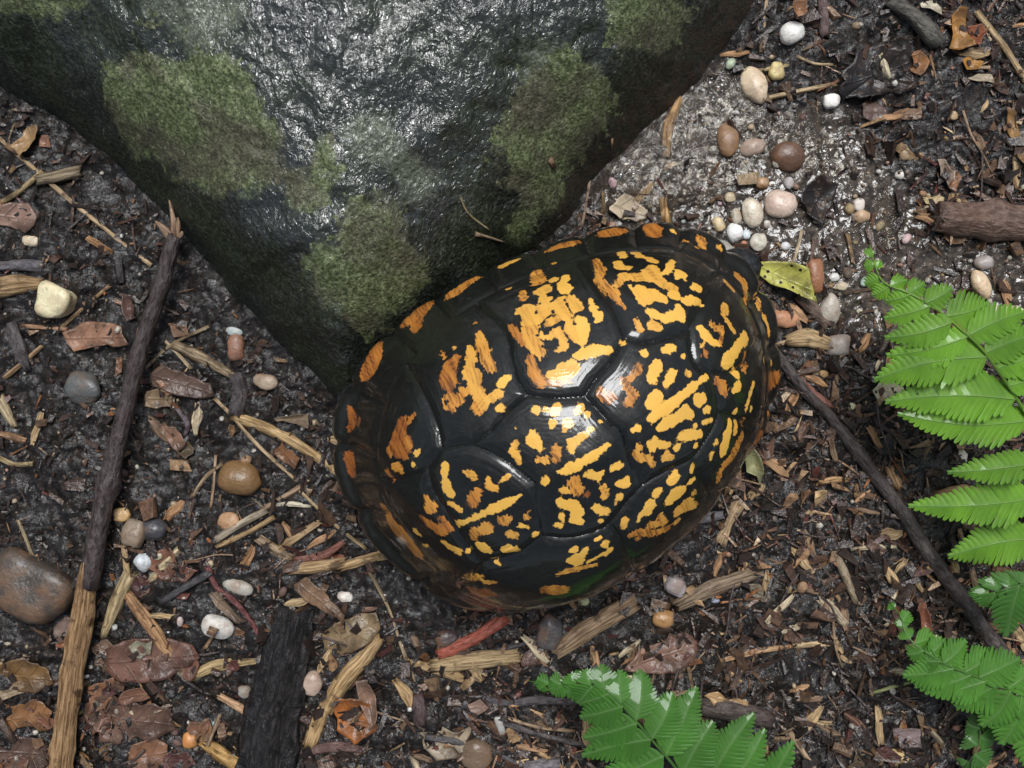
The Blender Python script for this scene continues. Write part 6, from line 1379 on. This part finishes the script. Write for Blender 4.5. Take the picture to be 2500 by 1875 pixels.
OC = np.array([(1, 0, 0), (-1, 0, 0), (0, 1, 0), (0, -1, 0), (0, 0, 1), (0, 0, -1)], float); OCB, OCF = ico(1)
V = OCB[None] * (1 + rg.uniform(-0.18, 0.18, (n, len(OCB), 1))) * (s[:, None] * rg.uniform(0.7, 1.2, (n, 3)))[:, None] + np.stack([x, y, gh(x, y) + s * 0.35 + 0.03], -1)[:, None]
GP = np.array([(0.6, 0.55, 0.45), (0.4, 0.36, 0.3), (0.5, 0.38, 0.24), (0.2, 0.16, 0.12), (0.7, 0.68, 0.62), (0.12, 0.09, 0.07), (0.45, 0.26, 0.18)])
C = np.repeat((GP[rg.choice(7, n, p=[.14, .2, .16, .2, .08, .17, .05])])[:, None], len(OCB), 1).reshape(-1, 3)
grit = obj("sand_grit", new_mesh("sand_grit", V.reshape(-1, 3), (OCF[None] + (np.arange(n) * len(OCB))[:, None, None]).reshape(-1, 3), {"col": C}), M["litter"])
tag(grit, "pale sand grains and grit washed over the silt and soil", "grit", kind="stuff")

# bubbles of foam along the boulder's foot and in the pool
rg = np.random.default_rng(307)
bx = rg.uniform(-1, 12, 6000); by = rg.uniform(1, 10.5, 6000)
okb = (sdist(POOL, bx, by) + 0.7 * fbm(bx * 0.8, by * 0.8, 211, 3) > 0.1) & (ROCKIN(bx, by) < -0.05) & (sdist(TURTLE_PLAN, bx, by) < -0.1)
okb &= rg.random(6000) < np.clip(0.35 + 1.6 * fbm(bx * 0.7, by * 0.7, 213, 2) + np.where(ROCKIN(bx, by) > -1.0, 0.35, 0), 0, 1)
bx, by = bx[okb][:520], by[okb][:520]; n = len(bx)
br = 0.035 + 0.15 * rg.random(n) ** 2.6
HB, HF = ico(2)
V = HB[None] * br[:, None, None] * np.array([1, 1, .8]) + np.stack([bx, by, np.full(n, -0.1) + br * 0.05], -1)[:, None]
HF = HF[(HB[HF][:, :, 2] > -0.25).all(1)]
foam = obj("foam_bubbles", new_mesh("foam_bubbles", V.reshape(-1, 3), (HF[None] + (np.arange(n) * len(HB))[:, None, None]).reshape(-1, 3)), M["bubble"])
tag(foam, "clear rain bubbles and foam along the boulder's wet foot", "foam", kind="stuff")

# what each scattered piece lies beside: the short name of a thing laid out by hand
import re
CUT = re.compile(r"\b(beside|near|under|between|below|above|by|at|in|with|pointing|lying|slanting|touching|half|ringed|over|running|whose|crossing|against|stuck|poking|reaching|bending|from|leading|joined|along|alongside|of|behind|on|to|tucked|tapering|growing|arching|curling|standing|right|biggest|beyond|capped|stained|sunk|sitting|beneath|peeled|leaning|hanging|crumpled|around)\b|,")
cand = {}
for o in COL.objects:
    if o.parent is None and o.get("category") and not o.get("kind") and o.get("label") and o.name.split(".")[0] not in ("boulder", "box_turtle", "fern_frond", "pine_needle", "winged_seed", "bark_flake"):
        sh = CUT.split(o["label"])[0].strip()
        if 2 <= len(sh.split()) <= 7: cand.setdefault(sh, []).append(o.location[:2])
LM = [(k, np.array(v[0]) / CM) for k, v in cand.items() if len(v) == 1]
LMP = np.array([v for _, v in LM])
SPREAD = {}
def spread_labels():
    for (what,), lst in SPREAD.items():
        P_ = np.array([(o.location.x, o.location.y) for o in lst]) / CM
        Dm = np.linalg.norm(P_[:, None] - LMP[None], axis=2); rank = np.argsort(np.argsort(Dm, 0), 0)
        taken = set()
        order = sorted(((rank[i, j], Dm[i, j], i, j) for i in range(len(lst)) for j in range(len(LM)) if rank[i, j] < 4 and Dm[i, j] < 3.5))
        done = set()
        for r_, d_, i, j in order:
            if i in done or (r_, j) in taken: continue
            done.add(i); taken.add((r_, j))
            lst[i]["label"] = what + (" beside the ", " second out from the ", " third out from the ", " fourth out from the ")[r_] + LM[j][0]

# torn leaf scraps matted into the lower corner and among the mulch
rgl = np.random.default_rng(331)
LS = [((0.22, 0.12, 0.07), "dull brown leaf scrap"), ((0.3, 0.14, 0.06), "rusty leaf scrap"), ((0.12, 0.065, 0.05), "dark brown leaf scrap"), ((0.36, 0.25, 0.17), "pale brown leaf scrap")]
scraps = []
for k in range(70):
    cx, cy = (rgl.uniform(0, 560), rgl.uniform(1380, 1660)) if k < 34 else (rgl.uniform(0, 2212), rgl.uniform(0, 1660))
    g_ = D(cx, cy)
    if in_rock(g_[0], g_[1], -0.4) or float(sdist(TURTLE_PLAN, np.array([g_[0]]), np.array([g_[1]]))[0]) > -0.4 or float(sdist(SILT, g_[:1], g_[1:2])[0]) > 0: continue
    R_ = rgl.uniform(14, 40); el = rgl.uniform(0.45, 0.9); ro = rgl.uniform(0, 6.28); m_ = int(rgl.integers(5, 9))
    aa = np.sort(rgl.uniform(0, 2 * math.pi, m_)) if m_ > 6 else np.linspace(0, 2 * math.pi, m_, endpoint=False) + rgl.uniform(-.3, .3, m_)
    rr2 = R_ * rgl.uniform(0.65, 1.15, m_)
    px_ = rr2 * np.cos(aa); py_ = rr2 * np.sin(aa) * el
    c_, what = LS[int(rgl.choice(4, p=[.36, .24, .28, .12]))]
    o = leaf("leaf_scrap", [(cx + a * math.cos(ro) - b * math.sin(ro), cy + a * math.sin(ro) + b * math.cos(ro)) for a, b in zip(px_, py_)], tuple(v * rgl.uniform(.75, 1.2) for v in c_), what + " matted into the wet mulch", curl=.12, lift=.05, jag=.08, group=what + "s in the mulch")
    SPREAD.setdefault((what,), []).append(o)

# countable chips, twigs and pebbles: shared meshes, each its own object
def chip_mesh(seed, L, W_, H):
    V, Fa, UV = tube(np.array([(-L / 2, 0, 0), (-L * .2, W_ * .15, H * .2), (L * .2, -W_ * .1, H * .1), (L / 2, W_ * .1, 0)]), np.array([.55, 1, .9, .4]) * W_, sides=7, flat=H / W_, seed=seed, rough=0.28, step=L / 3.2, jag=1.4)
    return new_mesh("wood_chip", V, Fa, uv=UV, smooth=False)
chips = [chip_mesh(400 + k, random.uniform(.45, 1.1), random.uniform(.06, .16), random.uniform(.03, .07)) for k in range(14)]
for m_ in chips: m_.materials.append(M["wood"])
x, y = free_spots(190, True, 311, mulch, 0.15)
KINDS = [((0.5, 0.33, 0.16), "small pale tan wood chip scattered in the wet mulch", "pale tan wood chips in the mulch"), ((0.42, 0.2, 0.08), "small orange brown wood chip scattered in the wet mulch", "orange brown wood chips in the mulch"),
         ((0.18, 0.095, 0.055), "small brown wood chip scattered in the wet mulch", "brown wood chips in the mulch"), ((0.15, 0.05, 0.035), "small dark red bark chip scattered in the wet mulch", "dark red bark chips in the mulch"),
         ((0.62, 0.5, 0.33), "small cream wood splinter scattered in the wet mulch", "cream splinters in the mulch")]
for i in range(len(x)):
    c, lb, gr = KINDS[int(np.random.default_rng(900 + i).choice(5, p=[.28, .2, .32, .1, .1]))]
    k = random.uniform(.8, 1.2)
    o = obj("wood_chip", chips[i % len(chips)], None, loc=(x[i], y[i], gz(x[i], y[i]) + 0.07), rot=(random.gauss(0, .2), random.gauss(0, .18), random.uniform(0, 6.28)), color=tuple(min(1, v * k) for v in c), scale=[random.uniform(.65, 1.25)] * 3)
    tag(o, lb, "wood chip", gr); SPREAD.setdefault((lb.split(' scattered')[0],), []).append(o)
twm = []
for k in range(8):
    L = random.uniform(1.0, 2.4); V, Fa, UV = tube(np.array([(-L / 2, 0, 0), (-L * .15, random.uniform(-.1, .1), .03), (L * .2, random.uniform(-.1, .1), .02), (L / 2, 0, 0)]), np.array([1, .95, .85, .6]) * random.uniform(.025, .05), sides=7, seed=500 + k, step=.25)
    me = new_mesh("twig", V, Fa, uv=UV); me.materials.append(M["bark"]); twm.append(me)
x, y = free_spots(70, True, 313, mulch, 0.1)
for i in range(len(x)):
    dark = i % 3 != 0
    c = (0.07, 0.045, 0.04) if dark else (0.34, 0.22, 0.12)
    o = obj("twig", twm[i % 8], None, loc=(x[i], y[i], gz(x[i], y[i]) + 0.1), rot=(0, random.gauss(0, .06), random.uniform(0, 6.28)), color=c, scale=[random.uniform(.7, 1.15)] * 3)
    tag(o, "tiny dark twig scattered in the wet mulch" if dark else "tiny tan rootlet scattered in the wet mulch", "twig", "tiny dark twigs in the mulch" if dark else "tiny tan rootlets in the mulch"); SPREAD.setdefault(("tiny dark twig" if dark else "tiny tan rootlet",), []).append(o)
pbm = []
for k in range(8):
    V = ICO2 * (1 + 0.2 * n3(ICO2, 1.0, 600 + k))[:, None] * np.array([1, random.uniform(.65, .95), random.uniform(.55, .75)])
    me = new_mesh("pebble", V, ICO2F); me.materials.append(M["stone"]); pbm.append(me)
x, y = free_spots(95, True, 317, lambda x, y: np.where(sdist(SILT, x, y) > -0.6, 1.0, 0.3), 1.0)
PC = [((0.62, 0.57, 0.47), "tiny pale rounded pebble in the wet soil", "tiny pale pebbles"), ((0.42, 0.27, 0.15), "tiny tan rounded pebble in the wet soil", "tiny tan pebbles"), ((0.12, 0.09, 0.075), "tiny dark rounded pebble in the wet soil", "tiny dark pebbles"), ((0.5, 0.54, 0.55), "tiny blue grey rounded pebble in the wet soil", "tiny blue grey pebbles")]
for i in range(len(x)):
    c, lb, gr = PC[int(np.random.default_rng(1900 + i).choice(4, p=[.3, .3, .28, .12]))]
    r = 0.07 + 0.13 * random.random() ** 2
    o = obj("pebble", pbm[i % 8], None, loc=(x[i], y[i], gz(x[i], y[i]) + r * .3), rot=(random.uniform(-.3, .3), random.uniform(-.3, .3), random.uniform(0, 6.28)), color=tuple(v * random.uniform(.8, 1.15) for v in c), scale=[r] * 3)
    tag(o, lb, "pebble", gr); SPREAD.setdefault((lb.split(' in the')[0],), []).append(o)
spread_labels()
